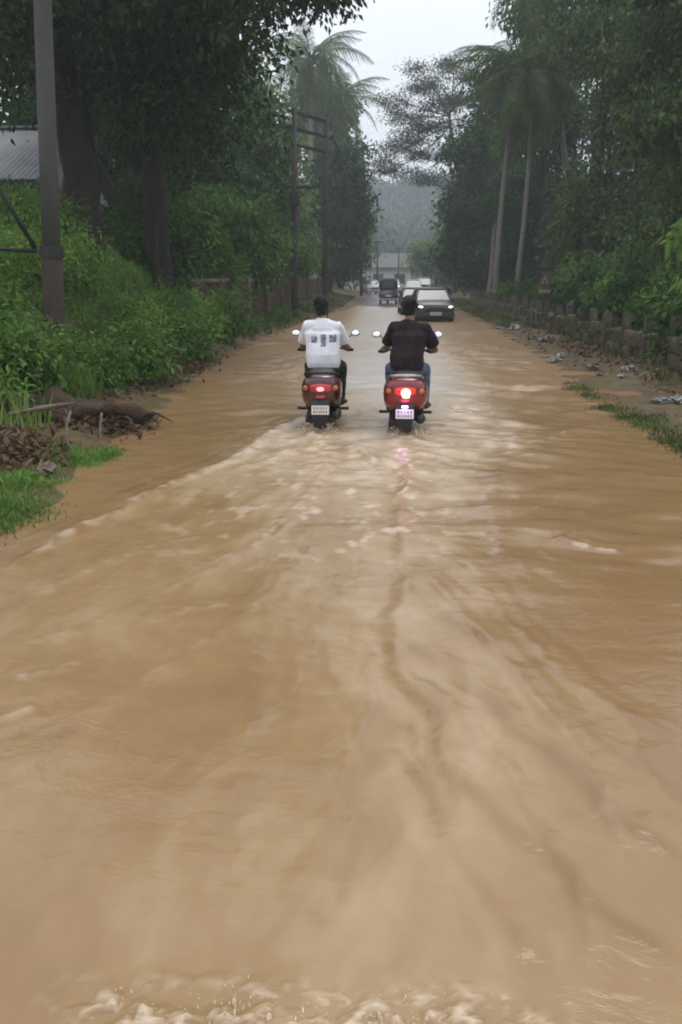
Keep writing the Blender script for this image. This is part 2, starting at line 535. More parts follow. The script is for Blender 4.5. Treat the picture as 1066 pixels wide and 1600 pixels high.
# ================================================================== SETTING
_LY = [-60, 0, 6, 9, 12, 16, 24, 36, 50, 76, 120, 400]
_LX = [-2.6, -2.6, -2.62, -2.95, -3.2, -3.6, -3.6, -3.1, -2.3, -2.1, -2.0, -2.0]
_RY = [-60, 0, 9, 14, 19, 30, 48, 76, 400]
_RX = [3.05, 3.05, 3.1, 3.2, 3.7, 3.9, 4.0, 3.7, 3.4]


def xl(y): return np.interp(y, _LY, _LX)
def xr(y): return np.interp(y, _RY, _RX)


def ground_z(x, y):
    x = np.asarray(x, float); y = np.asarray(y, float)
    dl = xl(y) - x; dr = x - xr(y)
    d = np.maximum(dl, dr)
    z = -0.14 + 0.14 * smooth(-0.7, 0.0, d)
    z = z + np.where(dl > 0, 0.10 * smooth(0, .5, dl) + 0.45 * smooth(.4, 3.0, dl) + .95 * smooth(2.5, 7.5, dl) + 1.0 * smooth(9, 30, dl), 0)
    z = z + np.where(dr > 0, 0.07 * smooth(0, 1.2, dr) + 0.35 * smooth(1.6, 5.0, dr) + 1.2 * smooth(6, 30, dr), 0)
    z = z + 1.45 * smooth(.7, 3.4, dl) * smooth(12.4, 16, y) * smooth(27, 21, y)      # the weedy slope
    rough = smooth(0.0, 1.5, d)
    z = z + fbm(x * .9, y * .9, 4) * (.02 + .13 * rough)
    road_rise = .17 * smooth(44, 62, y) + .5 * smooth(90, 200, y)
    z = z + road_rise
    far = smooth(150, 330, y)
    z = z + far * (4 + 27 * np.exp(-((x - 12) / 130.0) ** 2) * smooth(170, 380, y) + 7 * fbm(x * .02, y * .02, 3))
    return z


def gz(x, y): return float(ground_z(np.array([x]), np.array([y]))[0])


def build_ground():
    xs = np.concatenate([np.linspace(-420, -60, 25), np.linspace(-56, -16, 21), np.linspace(-15, 15, 151), np.linspace(16, 56, 21), np.linspace(60, 420, 25)])
    ys = np.concatenate([np.linspace(-80, -4, 20), np.linspace(-3, 30, 166), np.linspace(31, 90, 60), np.linspace(94, 200, 28), np.linspace(210, 620, 30)])
    X, Y = np.meshgrid(xs, ys)
    Z = ground_z(X, Y)
    V = np.stack([X, Y, Z], -1).reshape(-1, 3)
    nx, ny = len(xs), len(ys)
    i = np.arange(ny - 1)[:, None] * nx + np.arange(nx - 1)[None, :]
    F = np.stack([i, i + 1, i + nx + 1, i + nx], -1).reshape(-1, 4)
    o = link_mesh('ground', np_mesh('ground', V, F, True), M['ground'])
    tag(o, kind='structure')


def build_road():
    ys = np.concatenate([np.linspace(-70, 40, 56), np.linspace(42, 190, 75)])
    cols = 13
    V = []
    for y in ys:
        a, b = float(xl(y)) + .75, float(xr(y)) - .75
        for k in range(cols):
            t = k / (cols - 1)
            x = a + (b - a) * t
            z = -0.13 + .035 * (1 - (2 * t - 1) ** 2) + .17 * float(smooth(44, 62, y)) + .5 * float(smooth(90, 200, y)) + .012
            V.append((x, y, z))
    i = np.arange(len(ys) - 1)[:, None] * cols + np.arange(cols - 1)[None, :]
    F = np.stack([i, i + 1, i + cols + 1, i + cols], -1).reshape(-1, 4)
    tag(link_mesh('road', np_mesh('road', np.array(V), F, True), M['asphalt']), kind='structure')


def poly_px(pts, z=0.0):
    return np.array([G(x, y, z) for x, y in pts])


def dense(P, step=.06):
    """Smooth resampling of a polyline (Catmull-Rom)."""
    out = []
    n = len(P)
    for i in range(n - 1):
        p0, p1, p2, p3 = P[max(i - 1, 0)], P[i], P[i + 1], P[min(i + 2, n - 1)]
        k = max(2, int(np.linalg.norm(p2 - p1) / step))
        t = np.linspace(0, 1, k, endpoint=False)[:, None]
        out.append(.5 * ((2 * p1) + (-p0 + p2) * t + (2 * p0 - 5 * p1 + 4 * p2 - p3) * t ** 2 + (-p0 + 3 * p1 - 3 * p2 + p3) * t ** 3))
    out.append(P[-1:])
    return np.concatenate(out)


def line_field(X, Y, P, reach):
    """Signed distance and arc parameter to a polyline, only near it (else reach*4)."""
    D = dense(P, .13)
    best = np.full(X.shape, 1e9); side = np.zeros(X.shape); arc = np.zeros(X.shape)
    box = (X > D[:, 0].min() - reach) & (X < D[:, 0].max() + reach) & (Y > D[:, 1].min() - reach) & (Y < D[:, 1].max() + reach)
    idx = np.nonzero(box.ravel())[0]
    x = X.ravel()[idx]; y = Y.ravel()[idx]
    b = np.full(len(idx), 1e9); s = np.zeros(len(idx)); ar = np.zeros(len(idx))
    for k in range(len(D) - 1):
        a, c = D[k], D[k + 1]
        dx, dy = c - a; L2 = dx * dx + dy * dy + 1e-12
        t = np.clip(((x - a[0]) * dx + (y - a[1]) * dy) / L2, 0, 1)
        ex = x - (a[0] + t * dx); ey = y - (a[1] + t * dy)
        d2 = ex * ex + ey * ey
        m = d2 < b
        b[m] = d2[m]; s[m] = np.sign(dx * ey - dy * ex)[m]; ar[m] = ((k + t) / (len(D) - 1))[m]
    best.ravel()[idx] = np.sqrt(b); side.ravel()[idx] = s; arc.ravel()[idx] = ar
    return best, side, arc


def inside(X, Y, P):
    r = np.zeros(X.shape, bool)
    n = len(P)
    j = n - 1
    for i in range(n):
        xi, yi = P[i]; xj, yj = P[j]
        c = ((yi > Y) != (yj > Y)) & (X < (xj - xi) * (Y - yi) / (yj - yi + 1e-12) + xi)
        r ^= c
        j = i
    return r


SC_A = (-0.735, 10.6)      # scooter under the white shirt
SC_B = (0.29, 10.35)       # scooter under the dark shirt

WAKE_LEFT = [(485, 650), (440, 668), (405, 690), (370, 717), (305, 742), (250, 768), (190, 798), (120, 834), (60, 866), (-30, 915)]
WAKE_RIGHT = [(655, 556), (712, 572), (755, 592), (768, 625), (770, 652), (802, 688), (778, 740), (765, 800), (785, 850), (815, 905), (838, 955), (880, 1005), (890, 1030)]


def build_water():
    rows = 860; cols = 390
    near = np.linspace(-6, .75, 16)
    far = .8 * (64 / .8) ** (np.linspace(0, 1, rows) ** .88)
    ys = np.concatenate([near, far])
    u = np.linspace(0, 1, cols)
    A = np.minimum(2.4 + .48 * np.maximum(ys, 0), 5.2); B = np.minimum(2.4 + .42 * np.maximum(ys, 0), 5.4)
    X = (-A[:, None] * (1 - u)[None, :] + B[:, None] * u[None, :])
    Y = np.repeat(ys[:, None], cols, 1)
    Z = np.zeros_like(X)
    # general chop: many crossing small waves, weaker close to the banks
    r = np.random.default_rng(5)
    chop = np.zeros_like(X)
    DY = np.repeat(np.gradient(ys)[:, None], cols, 1)
    wx = X + .25 * fbm(X * .7, Y * .7, 2); wy = Y + .25 * fbm(X * .7 + 9, Y * .7 + 4, 2)
    for k in range(26):
        lam = .14 * (10 ** (r.uniform(0, 1)))
        th = r.normal(math.pi / 2, .55)
        ph = r.uniform(0, 6.28)
        keep = smooth(2.0, 4.0, lam / (DY * abs(math.sin(th)) + 1e-3))
        chop += keep * lam * .0050 * np.sin((wx * math.cos(th) + wy * math.sin(th)) * 2 * math.pi / lam + ph)
    ZC = np.exp(-((X + .3) / 1.6) ** 2) * smooth(3.6, 5.5, Y) * smooth(11, 8.5, Y)
    patch = .35 + 1.3 * smooth(-.25, .45, fbm(X * .33 + 3, Y * .22, 3))
    calm = np.exp(-((X - .2) / 1.05) ** 4) * smooth(9.0, 11.5, Y)      # smooth strip up the middle of the road
    far_gain = (.5 + .95 * smooth(7, 12, Y) * smooth(34, 20, Y)) * (1 - .72 * calm)
    far_gain = far_gain * (.45 + .55 * smooth(7.5, 11, Y) + .5 * ZC)
    Z += chop * patch * far_gain
    Z += .010 * fbm(X * 1.1, Y * .8, 4)

    churn_sheen = np.zeros_like(X); foam = np.zeros_like(X)
    # region stirred up by the traffic: lighter, silt-laden
    PL = poly_px(WAKE_LEFT); PR = poly_px(WAKE_RIGHT)
    body = np.concatenate([dense(PL), poly_px([(-250, 1150), (-350, 1600), (300, 2600), (1000, 2600), (1250, 1600), (1300, 1380), (1066, 1255), (960, 1120)]), dense(PR)[::-1]])
    jx = X + .10 * fbm(X * 2.2, Y * 2.2, 3); jy = Y + .16 * fbm(X * 2.2 + 7, Y * 2.2 + 1, 3)
    ins = inside(jx, jy, body)
    dL, sL, aL = line_field(jx, jy, PL, 1.2); dR, sR, aR = line_field(jx, jy, PR, 1.2)
    edge = np.minimum(dL, dR)
    soft = np.where(dR < dL, .42, .06) * (1 + .8 * fbm(X * 1.3 + 4, Y * 1.1, 3))
    q_ = np.clip(edge / soft, 0, 1); q_ = q_ * q_ * (3 - 2 * q_)
    c0 = np.where(ins, .36 + .64 * q_, .36 - .36 * q_)
    # streaks drawn out behind the scooters
    ox, oy = -.2, 13.0
    th = np.arctan2(X - ox, oy - Y); rr = np.hypot(X - ox, oy - Y)
    st = fbm(th * 9 + .22 * fbm(X * .8, Y * .5, 2), rr * .42, 5, gain=.6)
    st3 = fbm(th * 34 + 1.2 * st, rr * 1.6, 4, gain=.6)
    st2 = fbm(X * 2.6 + 2 * st, Y * 1.15, 5, gain=.58)
    nearf = smooth(9.5, 3.0, Y)
    lvl = .58 + .50 * st + .30 * st2 + .20 * st3 + .30 * smooth(5.0, 8.0, Y)
    # left flank and right flank settle back to brown towards the viewer
    cen = np.exp(-((X - (.10 - .02 * Y)) / (.55 + .17 * Y)) ** 2)
    lvl = lvl * (1 - nearf) + nearf * (.40 + .18 * cen + .28 * st + .20 * st2 + .26 * st3)
    churn_sheen = c0 * np.clip(lvl, 0, 1.05)
    churn_sheen += (1 - smooth(.0, .35, c0)) * (.10 + .22 * fbm(X * .8, Y * .35, 4) + .10 * st2)

    nw1 = fbm(X * 3, Y * 3, 3); nw2 = fbm(X * 3 + 5, Y * 3 + 2, 3)
    nvar = .6 + .8 * smooth(-.3, .4, fbm(X * 1.7 + 11, Y * 1.7, 3)); nfo = smooth(-.15, .35, fbm(X * 7, Y * 6, 3))

    def ridge(pts, amp, w, side=1, foamy=0.0, dark=0.0, wob=.05):
        P = poly_px(pts)
        d, s, a = line_field(X + wob * nw1, Y + wob * nw2, P, w * 5)
        fade = smooth(0, .08, a) * smooth(1.0, .85, a)
        sd = d * s * side
        prof = np.where(sd > 0, np.exp(-(sd / (w * 2.2)) ** 2), np.exp(-(sd / (w * .7)) ** 2))
        var = nvar
        near_ok = np.where(d < w * 5, 1.0, 0.0)
        h = amp * prof * fade * var * near_ok
        # train of smaller ripples behind the front
        h += near_ok * fade * amp * .35 * np.where(sd > 0, np.cos(sd / w * 2.6) * np.exp(-sd / (w * 2.6)), 0)
        f = near_ok * fade * foamy * np.exp(-((sd - w * .2) / (w * .55)) ** 2) * nfo
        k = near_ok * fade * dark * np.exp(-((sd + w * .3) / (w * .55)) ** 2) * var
        return h, f, k
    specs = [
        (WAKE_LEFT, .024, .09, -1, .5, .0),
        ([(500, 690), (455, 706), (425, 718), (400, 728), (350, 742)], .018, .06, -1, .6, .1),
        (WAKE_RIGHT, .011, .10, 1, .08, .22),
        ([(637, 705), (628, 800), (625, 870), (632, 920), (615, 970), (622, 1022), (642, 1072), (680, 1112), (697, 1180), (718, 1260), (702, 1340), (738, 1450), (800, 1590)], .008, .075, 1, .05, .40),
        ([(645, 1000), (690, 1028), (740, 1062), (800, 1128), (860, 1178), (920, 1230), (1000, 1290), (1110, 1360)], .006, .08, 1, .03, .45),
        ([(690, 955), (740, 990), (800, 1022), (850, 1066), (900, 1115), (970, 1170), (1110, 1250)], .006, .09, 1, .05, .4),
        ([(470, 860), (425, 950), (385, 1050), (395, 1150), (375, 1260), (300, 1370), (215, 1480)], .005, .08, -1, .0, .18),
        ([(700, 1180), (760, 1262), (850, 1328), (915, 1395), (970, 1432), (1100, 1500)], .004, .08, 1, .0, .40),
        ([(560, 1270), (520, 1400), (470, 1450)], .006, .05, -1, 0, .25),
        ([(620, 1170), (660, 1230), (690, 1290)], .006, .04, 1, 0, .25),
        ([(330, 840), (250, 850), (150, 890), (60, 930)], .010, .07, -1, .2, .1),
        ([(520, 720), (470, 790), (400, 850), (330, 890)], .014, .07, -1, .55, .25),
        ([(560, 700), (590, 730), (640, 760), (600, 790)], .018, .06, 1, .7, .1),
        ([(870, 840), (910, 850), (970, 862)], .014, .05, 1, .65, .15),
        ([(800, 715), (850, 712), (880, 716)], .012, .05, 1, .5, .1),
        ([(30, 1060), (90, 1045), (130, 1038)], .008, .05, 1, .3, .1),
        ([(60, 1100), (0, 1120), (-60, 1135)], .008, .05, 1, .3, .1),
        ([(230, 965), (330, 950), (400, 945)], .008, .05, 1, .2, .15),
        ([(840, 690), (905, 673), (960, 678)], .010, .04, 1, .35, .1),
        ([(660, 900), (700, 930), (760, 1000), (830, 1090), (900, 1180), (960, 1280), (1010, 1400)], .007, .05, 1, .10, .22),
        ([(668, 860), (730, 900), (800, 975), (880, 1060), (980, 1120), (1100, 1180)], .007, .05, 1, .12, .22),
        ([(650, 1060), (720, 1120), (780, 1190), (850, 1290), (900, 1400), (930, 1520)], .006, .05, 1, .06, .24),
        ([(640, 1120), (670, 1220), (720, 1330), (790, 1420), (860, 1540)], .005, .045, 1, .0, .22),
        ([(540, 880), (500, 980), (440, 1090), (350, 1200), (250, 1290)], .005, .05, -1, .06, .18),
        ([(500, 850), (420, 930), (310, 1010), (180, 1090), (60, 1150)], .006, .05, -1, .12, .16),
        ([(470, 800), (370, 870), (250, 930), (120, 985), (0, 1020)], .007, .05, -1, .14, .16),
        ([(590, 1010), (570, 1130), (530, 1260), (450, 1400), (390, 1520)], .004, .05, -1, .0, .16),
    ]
    for pts, amp, w, side, fo, dk in specs:
        h, f, k = ridge(pts, amp, w, side, fo, dk)
        Z += h
        foam = np.maximum(foam, f)
        churn_sheen -= k
    # boiling water behind each rear wheel, and a bow crest at the viewer's own front
    for (sx, sy), g in ((SC_A, 1.0), (SC_B, 1.1)):
        wy0 = sy - .62
        dxx = X - sx; dyy = wy0 - Y
        wid = .17 + .16 * np.maximum(dyy, 0)
        core = np.exp(-(dxx / wid) ** 2) * smooth(-.15, .15, dyy) * smooth(3.4, .3, dyy)
        tur = fbm(X * 5 + 3 * sx, Y * 4, 4)
        Z += core * (.035 * tur + .012) * g
        foam = np.maximum(foam, core * smooth(-.05, .4, tur + .12) * .95)
        churn_sheen += core * .25
        front = np.exp(-((dxx) / .3) ** 2 - ((Y - sy - .75) / .25) ** 2)
        Z += .03 * front
    bow = np.exp(-((Y - (1.60 + .05 * fbm(X * 3, X * 0 + 2, 2))) / .10) ** 2) * smooth(-.9, -.6, X) * smooth(.5, .25, X)
    bt = fbm(X * 15, Y * 13, 5, gain=.62)
    Z += bow * (.012 + .032 * np.maximum(bt, -.2))
    foam = np.maximum(foam, bow * smooth(0.0, .5, bt) * .75)
    # pale spray fans spreading from the wheels, drawn out along the wake
    fan_n = .30 + .70 * smooth(-.25, .35, fbm(X * 5 + 31, Y * 3.2, 4))
    for px, py, rx, ry, am in ((725, 640, .42, .9, .95), (775, 690, .34, .7, .8), (705, 700, .40, .6, .7), (452, 684, .34, .5, .75), (400, 705, .35, .5, .4), (575, 690, .45, .6, .5), (505, 684, .22, .3, .6), (640, 700, .30, .5, .55), (560, 740, .6, .7, .35), (720, 760, .4, .7, .3)):
        gx, gy = G(px, py)
        g_ = np.exp(-((X - gx) / rx) ** 2 - ((Y - gy) / ry) ** 2)
        foam = np.maximum(foam, g_ * am * fan_n)
        churn_sheen += g_ * am * .35
    # sky reflection beyond the riders, painted into the water colour: paler, then grey
    churn_sheen = churn_sheen + np.exp(-((X - .4 + .012 * Y) / 1.7) ** 4) * smooth(11.5, 17, Y) * (.98 - churn_sheen)
    sky_sheen = 1.0 * np.exp(-((X - .35 + .012 * Y) / 1.25) ** 4) * smooth(9.5, 15, Y) * (.75 + .5 * fbm(X * .9, Y * .5, 3))
    # scattered foam flecks in the stirred water
    fl = fbm(X * 6 + 40, Y * 3.6, 4)
    zone = smooth(4.2, 6.0, Y) * smooth(11.0, 8.0, Y) * np.exp(-((X + .25) / 1.3) ** 2)
    foam = np.maximum(foam, zone * smooth(.22, .5, fl) * .7)
    V = np.stack([X, Y, Z], -1).reshape(-1, 3)
    ny, nx = X.shape
    i = np.arange(ny - 1)[:, None] * nx + np.arange(nx - 1)[None, :]
    F = np.stack([i, i + 1, i + nx + 1, i + nx], -1).reshape(-1, 4)
    me = np_mesh('floodwater', V, F, True)
    ripple = .12 + .88 * smooth(6.5, 17, Y) + .30 * c0 * smooth(3.2, 5.5, Y) * smooth(11, 8, Y)
    for nm, arr in (('churn_sheen', churn_sheen), ('foam', foam), ('ripple', ripple), ('sky_sheen', sky_sheen)):
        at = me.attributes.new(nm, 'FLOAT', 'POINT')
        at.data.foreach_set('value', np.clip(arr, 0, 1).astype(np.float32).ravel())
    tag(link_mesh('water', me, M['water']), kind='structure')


build_ground()
build_road()
build_water()


# ------------------------------------------------------------------ foliage
def leaf_arrays(C, n_per, spread, L, W, droop=.5, out=.6, flat=.6, r=None, jitter=.35):
    """Leaves around clump centres C (n,3)."""
    r = r or rng
    n = len(C) * n_per
    off = r.normal(0, 1, (n, 3)) * np.array([spread, spread, spread * flat])
    base = np.repeat(C, n_per, 0) + off
    ax = off / (np.linalg.norm(off, axis=1, keepdims=True) + 1e-6) * out + r.normal(0, .55, (n, 3)) + np.array([0, 0, -droop])
    ax /= np.linalg.norm(ax, axis=1, keepdims=True) + 1e-9
    up = np.array([0, 0, 1.0]) + r.normal(0, .55, (n, 3))
    sd = np.cross(ax, up); sd /= np.linalg.norm(sd, axis=1, keepdims=True) + 1e-9
    nr = np.cross(sd, ax)
    sc = (1 + r.uniform(-jitter, jitter, (n, 1)))
    Ls = L * sc; Ws = W * sc
    tip = base + ax * Ls - nr * Ls * .12
    mid = base + ax * Ls * .45
    V = np.stack([base, mid + sd * Ws * .5 + nr * Ws * .12, tip, mid - sd * Ws * .5 + nr * Ws * .12], 1).reshape(-1, 3)
    F = np.arange(n * 4).reshape(-1, 4)
    return V, F


def blob_points(blobs, r):
    out = []
    for (cx, cy, cz, rx, ry, rz, n) in blobs:
        d = r.normal(0, 1, (n, 3)); d /= np.linalg.norm(d, axis=1, keepdims=True)
        rad = r.uniform(0, 1, (n, 1)) ** .42
        # lumpy outline
        lump = 1 + .28 * np.sin(d[:, :1] * 5 + cx) * np.cos(d[:, 2:] * 4 + cy) + .12 * np.sin(d[:, 1:2] * 9 + cz)
        out.append(np.array([cx, cy, cz]) + d * rad * lump * np.array([rx, ry, rz]))
    return np.concatenate(out)


def bent(a, b, n, sag, r):
    a = np.array(a, float); b = np.array(b, float)
    t = np.linspace(0, 1, n)[:, None]
    p = a + (b - a) * t
    L = np.linalg.norm(b - a)
    w = r.normal(0, 1, 3) * L * .07
    p += np.sin(t * math.pi) * w + np.sin(t * math.pi) * np.array([0, 0, sag * L])
    return [tuple(q) for q in p]


def tree(name, label, cat, base, trunk, blobs, leaf, L, W, n_per, spread, bark='bark', group=None, seed=1, twigs=5, droop=.5, flat=.6, limb=.3, crown_name='crown'):
    """base: foot on the ground; trunk: list of (dx,dy,z,radius) above the foot; blobs in world coordinates."""
    r = np.random.default_rng(seed)
    root = empty(name, base)
    B = np.array(base)
    mb = MB()
    tp = [(dx, dy, z) for dx, dy, z, _ in trunk]
    rad = [q for *_, q in trunk]
    # smooth the trunk path and flare the foot
    P = dense(np.array(tp, float), .5)
    rr = np.interp(np.linspace(0, 1, len(P)), np.linspace(0, 1, len(rad)), rad)
    rr[0] *= 1.45
    P = P + np.concatenate([np.zeros((1, 3)), r.normal(0, .02, (len(P) - 1, 3))])
    mb.tube([tuple(p) for p in P], list(rr), 10)
    top = P[-1]
    local = [(b[0] - B[0], b[1] - B[1], b[2] - B[2], *b[3:]) for b in blobs]
    pts_all = []
    for b in local:
        c = np.array(b[:3])
        k = int(np.argmin(np.linalg.norm(P - (c * .35 + top * .65), axis=1)))
        k = max(k, int(len(P) * .5))
        ends = blob_points([b], r)
        path = bent(P[k], c, 7, .06, r)
        lr = max(.02, limb * rr[k] * 1.6)
        mb.tube(path, list(np.linspace(lr, lr * .45, 7)), 7)
        for e in ends[: twigs]:
            j = r.integers(2, 7)
            mb.tube(bent(path[j], e, 4, .05, r), [lr * .42, lr * .3, lr * .2, lr * .08], 5)
        pts_all.append(ends)
    mb.build('trunk', M[bark], root, True)
    C = np.concatenate(pts_all)
    V, F = leaf_arrays(C, n_per, spread, L, W, droop=droop, flat=flat, r=r)
    link_mesh(crown_name, np_mesh(crown_name, V, F), M[leaf], root)
    tag(root, label, cat, group)
    return root


def shrub(name, label, base, rx, ry, h, leaf, L, W, clumps, n_per, group=None, seed=1, spread=.16, droop=.35, cat='shrub', lean=(0, 0)):
    r = np.random.default_rng(seed)
    z0 = gz(*base)
    root = empty(name, (base[0], base[1], z0))
    d = r.normal(0, 1, (clumps, 3)); d /= np.linalg.norm(d, axis=1, keepdims=True)
    rad = r.uniform(0, 1, (clumps, 1)) ** .4
    lump = 1 + .3 * np.sin(d[:, :1] * 6 + base[0]) * np.cos(d[:, 2:] * 5 + base[1])
    C = np.array([lean[0], lean[1], h * .5]) + d * rad * lump * np.array([rx, ry, h * .52])
    C[:, 2] = np.maximum(C[:, 2], .06)
    mb = MB()
    for e in C[np.linspace(0, clumps - 1, min(clumps, 16)).astype(int)]:
        a = (r.normal(0, rx * .15), r.normal(0, ry * .15), -.06)
        mb.tube(bent(a, e, 5, .12, r), [.03, .025, .02, .014, .006], 5)
    mb.build('stem', M['twig'], root, True)
    V, F = leaf_arrays(C, n_per, spread, L, W, droop=droop, r=r, flat=.8)
    link_mesh('foliage', np_mesh('foliage', V, F), M[leaf], root)
    tag(root, label, cat, group)
    return root


# ================================================================== TREES ON THE LEFT
def foot(x, y): return (x, y, gz(x, y) - .08)


GL, GR_ = 'trees along the left bank', 'trees behind the right fence'
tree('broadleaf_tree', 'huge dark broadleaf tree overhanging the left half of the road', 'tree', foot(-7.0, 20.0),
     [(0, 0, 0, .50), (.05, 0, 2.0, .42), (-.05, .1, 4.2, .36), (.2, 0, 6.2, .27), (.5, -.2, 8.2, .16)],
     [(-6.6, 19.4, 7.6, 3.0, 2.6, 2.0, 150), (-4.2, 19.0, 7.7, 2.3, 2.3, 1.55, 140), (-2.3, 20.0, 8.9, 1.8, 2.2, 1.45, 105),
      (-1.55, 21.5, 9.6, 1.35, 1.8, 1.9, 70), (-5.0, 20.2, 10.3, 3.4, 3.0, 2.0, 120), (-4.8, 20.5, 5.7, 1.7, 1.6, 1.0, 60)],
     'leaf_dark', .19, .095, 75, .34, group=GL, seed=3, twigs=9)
tree('broadleaf_tree', 'dark tree with thick forked trunk behind the sheet roofed house', 'tree', foot(-7.0, 23.5),
     [(.9, 0, 0, .34), (.8, 0, 2.5, .30), (.9, 0, 5.0, .24), (1.1, .2, 7.4, .16)],
     [(-6.0, 24, 7.4, 2.3, 2, 2.2, 110), (-6.3, 25, 6.2, 1.3, 2, 1.5, 60), (-8.0, 25, 8.6, 2.2, 2, 2.0, 80)],
     'leaf_dark', .2, .1, 70, .36, group=GL, seed=4, twigs=8)
tree('slender_tree', 'slim bare stemmed tree under the dark canopy', 'tree', foot(-5.75, 21.5),
     [(0, 0, 0, .10), (.05, 0, 2, .085), (.0, .1, 4.2, .07), (.1, 0, 6.0, .05)],
     [(-5.6, 21.6, 6.3, 1.2, 1.2, .9, 40)], 'leaf_dark', .18, .09, 60, .3, group=GL, seed=5)
tree('broadleaf_tree', 'sparse leafy branches against the bright gap above the house roof', 'tree', foot(-11.4, 18.5),
     [(0, 0, 0, .22), (.3, 0, 2.5, .19), (.6, 0, 5.0, .15), (1.2, 0, 7.0, .1)],
     [(-9.2, 18.2, 7.6, 2.2, 1.8, 1.4, 60), (-7.9, 17.6, 5.9, 1.0, .8, .95, 15), (-10.2, 18.5, 5.9, 1.2, 1.2, .8, 26), (-6.9, 17.8, 8.0, 1.5, 1.2, 1.2, 40)],
     'leaf_dark', .17, .09, 60, .3, group=GL, seed=6, twigs=9)
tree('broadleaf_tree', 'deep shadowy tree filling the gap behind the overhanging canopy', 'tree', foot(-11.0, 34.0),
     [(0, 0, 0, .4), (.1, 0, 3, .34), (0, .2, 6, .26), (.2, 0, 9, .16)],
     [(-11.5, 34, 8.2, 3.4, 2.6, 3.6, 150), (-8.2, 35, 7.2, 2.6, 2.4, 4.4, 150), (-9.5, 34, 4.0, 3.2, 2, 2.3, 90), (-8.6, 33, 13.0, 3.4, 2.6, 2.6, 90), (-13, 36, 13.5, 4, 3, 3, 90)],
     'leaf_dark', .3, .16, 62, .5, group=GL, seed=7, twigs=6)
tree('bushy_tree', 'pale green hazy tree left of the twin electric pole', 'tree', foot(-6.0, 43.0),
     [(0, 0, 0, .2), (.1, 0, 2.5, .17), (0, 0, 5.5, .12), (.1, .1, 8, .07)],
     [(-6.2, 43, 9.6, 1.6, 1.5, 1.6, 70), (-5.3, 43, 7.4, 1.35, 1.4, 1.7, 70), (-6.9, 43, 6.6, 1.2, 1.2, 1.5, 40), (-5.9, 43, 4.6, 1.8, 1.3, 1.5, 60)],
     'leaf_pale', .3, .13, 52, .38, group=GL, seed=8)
tree('broadleaf_tree', 'tall dark tree rising behind the twin electric pole beside the road', 'tree', foot(-4.4, 68.0),
     [(0, 0, 0, .35), (.1, 0, 3, .3), (.3, 0, 6, .22), (.6, 0, 9, .13)],
     [(-3.1, 68, 9.7, 1.8, 1.8, 2.4, 80), (-3.9, 68, 6.4, 2.0, 1.8, 2.8, 110), (-2.6, 68.5, 6.7, 1.45, 1.5, 2.2, 60), (-3.7, 69, 3.0, 1.6, 1.5, 1.3, 60)],
     'leaf_dark', .36, .18, 60, .46, group=GL, seed=9)
tree('bushy_tree', 'light green tree behind the brown wall beyond the poles', 'tree', foot(-6.8, 52.0),
     [(0, 0, 0, .3), (.1, 0, 3, .26), (0, 0, 6, .2), (.2, 0, 8, .12)],
     [(-6.8, 52, 5.2, 2.2, 2, 1.9, 90), (-5.6, 52, 3.2, 1.5, 1.6, 1.5, 60), (-8.6, 52, 5.0, 2.2, 2, 2.6, 90)],
     'leaf_pale', .34, .17, 56, .46, group=GL, seed=10)
tree('bushy_tree', 'roadside tree dimmed by haze near the distant rooftops', 'tree', foot(-4.6, 92.0),
     [(0, 0, 0, .3), (.1, 0, 3, .26), (0, 0, 6, .2), (.2, 0, 8, .12)],
     [(-3.6, 92, 6.5, 2.2, 2, 3.0, 80), (-5.6, 93, 8.5, 2.5, 2, 3.2, 80), (-4, 92, 3.2, 1.9, 1.6, 1.8, 50), (-5.4, 92, 13.6, 2.4, 2, 3.4, 90), (-7.2, 92, 18.5, 2.4, 2, 3.6, 80), (-4.4, 92, 18.0, 1.4, 1.6, 2.2, 36)],
     'leaf_mid', .5, .26, 48, .6, group=GL, seed=31)

# ---- big rounded shrubs under the left canopy
GS = 'shrubs crowding the left bank'
tree('spreading_bush', 'broad dark bush bulging over the left wall below the canopy', 'bush', foot(-6.9, 25.5),
     [(0, 0, 0, .12), (.05, 0, .8, .1), (0, .1, 1.8, .07)],
     [(-6.8, 25.2, 3.1, 1.6, 1.3, 1.1, 90), (-7.8, 24.6, 2.4, 1.3, 1.1, 1.1, 60), (-5.7, 25.5, 2.2, 1.3, 1.1, 1.3, 80), (-6.4, 24.7, 1.6, 1.6, 1.0, .8, 60)],
     'leaf_mid', .17, .085, 70, .27, group=GS, seed=12, twigs=6)
tree('spreading_bush', 'drooping green bush beside the brown wall before the twin pole', 'bush', foot(-5.6, 31.5),
     [(0, 0, 0, .12), (.05, 0, 1.0, .1), (0, .1, 2.2, .07)],
     [(-5.5, 31.2, 3.6, 1.3, 1.2, 1.2, 80), (-4.9, 31.0, 2.3, 1.0, 1.0, .9, 60), (-6.6, 31.5, 3.0, 1.3, 1.2, 1.7, 80), (-4.6, 32.5, 3.0, .9, 1, .9, 40)],
     'leaf_mid', .2, .095, 66, .28, group=GS, seed=13, twigs=6, droop=.8)
tree('spreading_bush', 'yellowish green bush topping the brown wall at the twin pole', 'bush', foot(-5.2, 40.0),
     [(0, 0, 0, .1), (.05, 0, 1.0, .08), (0, .1, 1.8, .05)],
     [(-5.0, 39.8, 2.7, 1.2, 1, .8, 70), (-4.2, 41, 2.5, .8, .8, .7, 40)],
     'leaf_fresh', .22, .1, 52, .26, group=GS, seed=14, twigs=6)
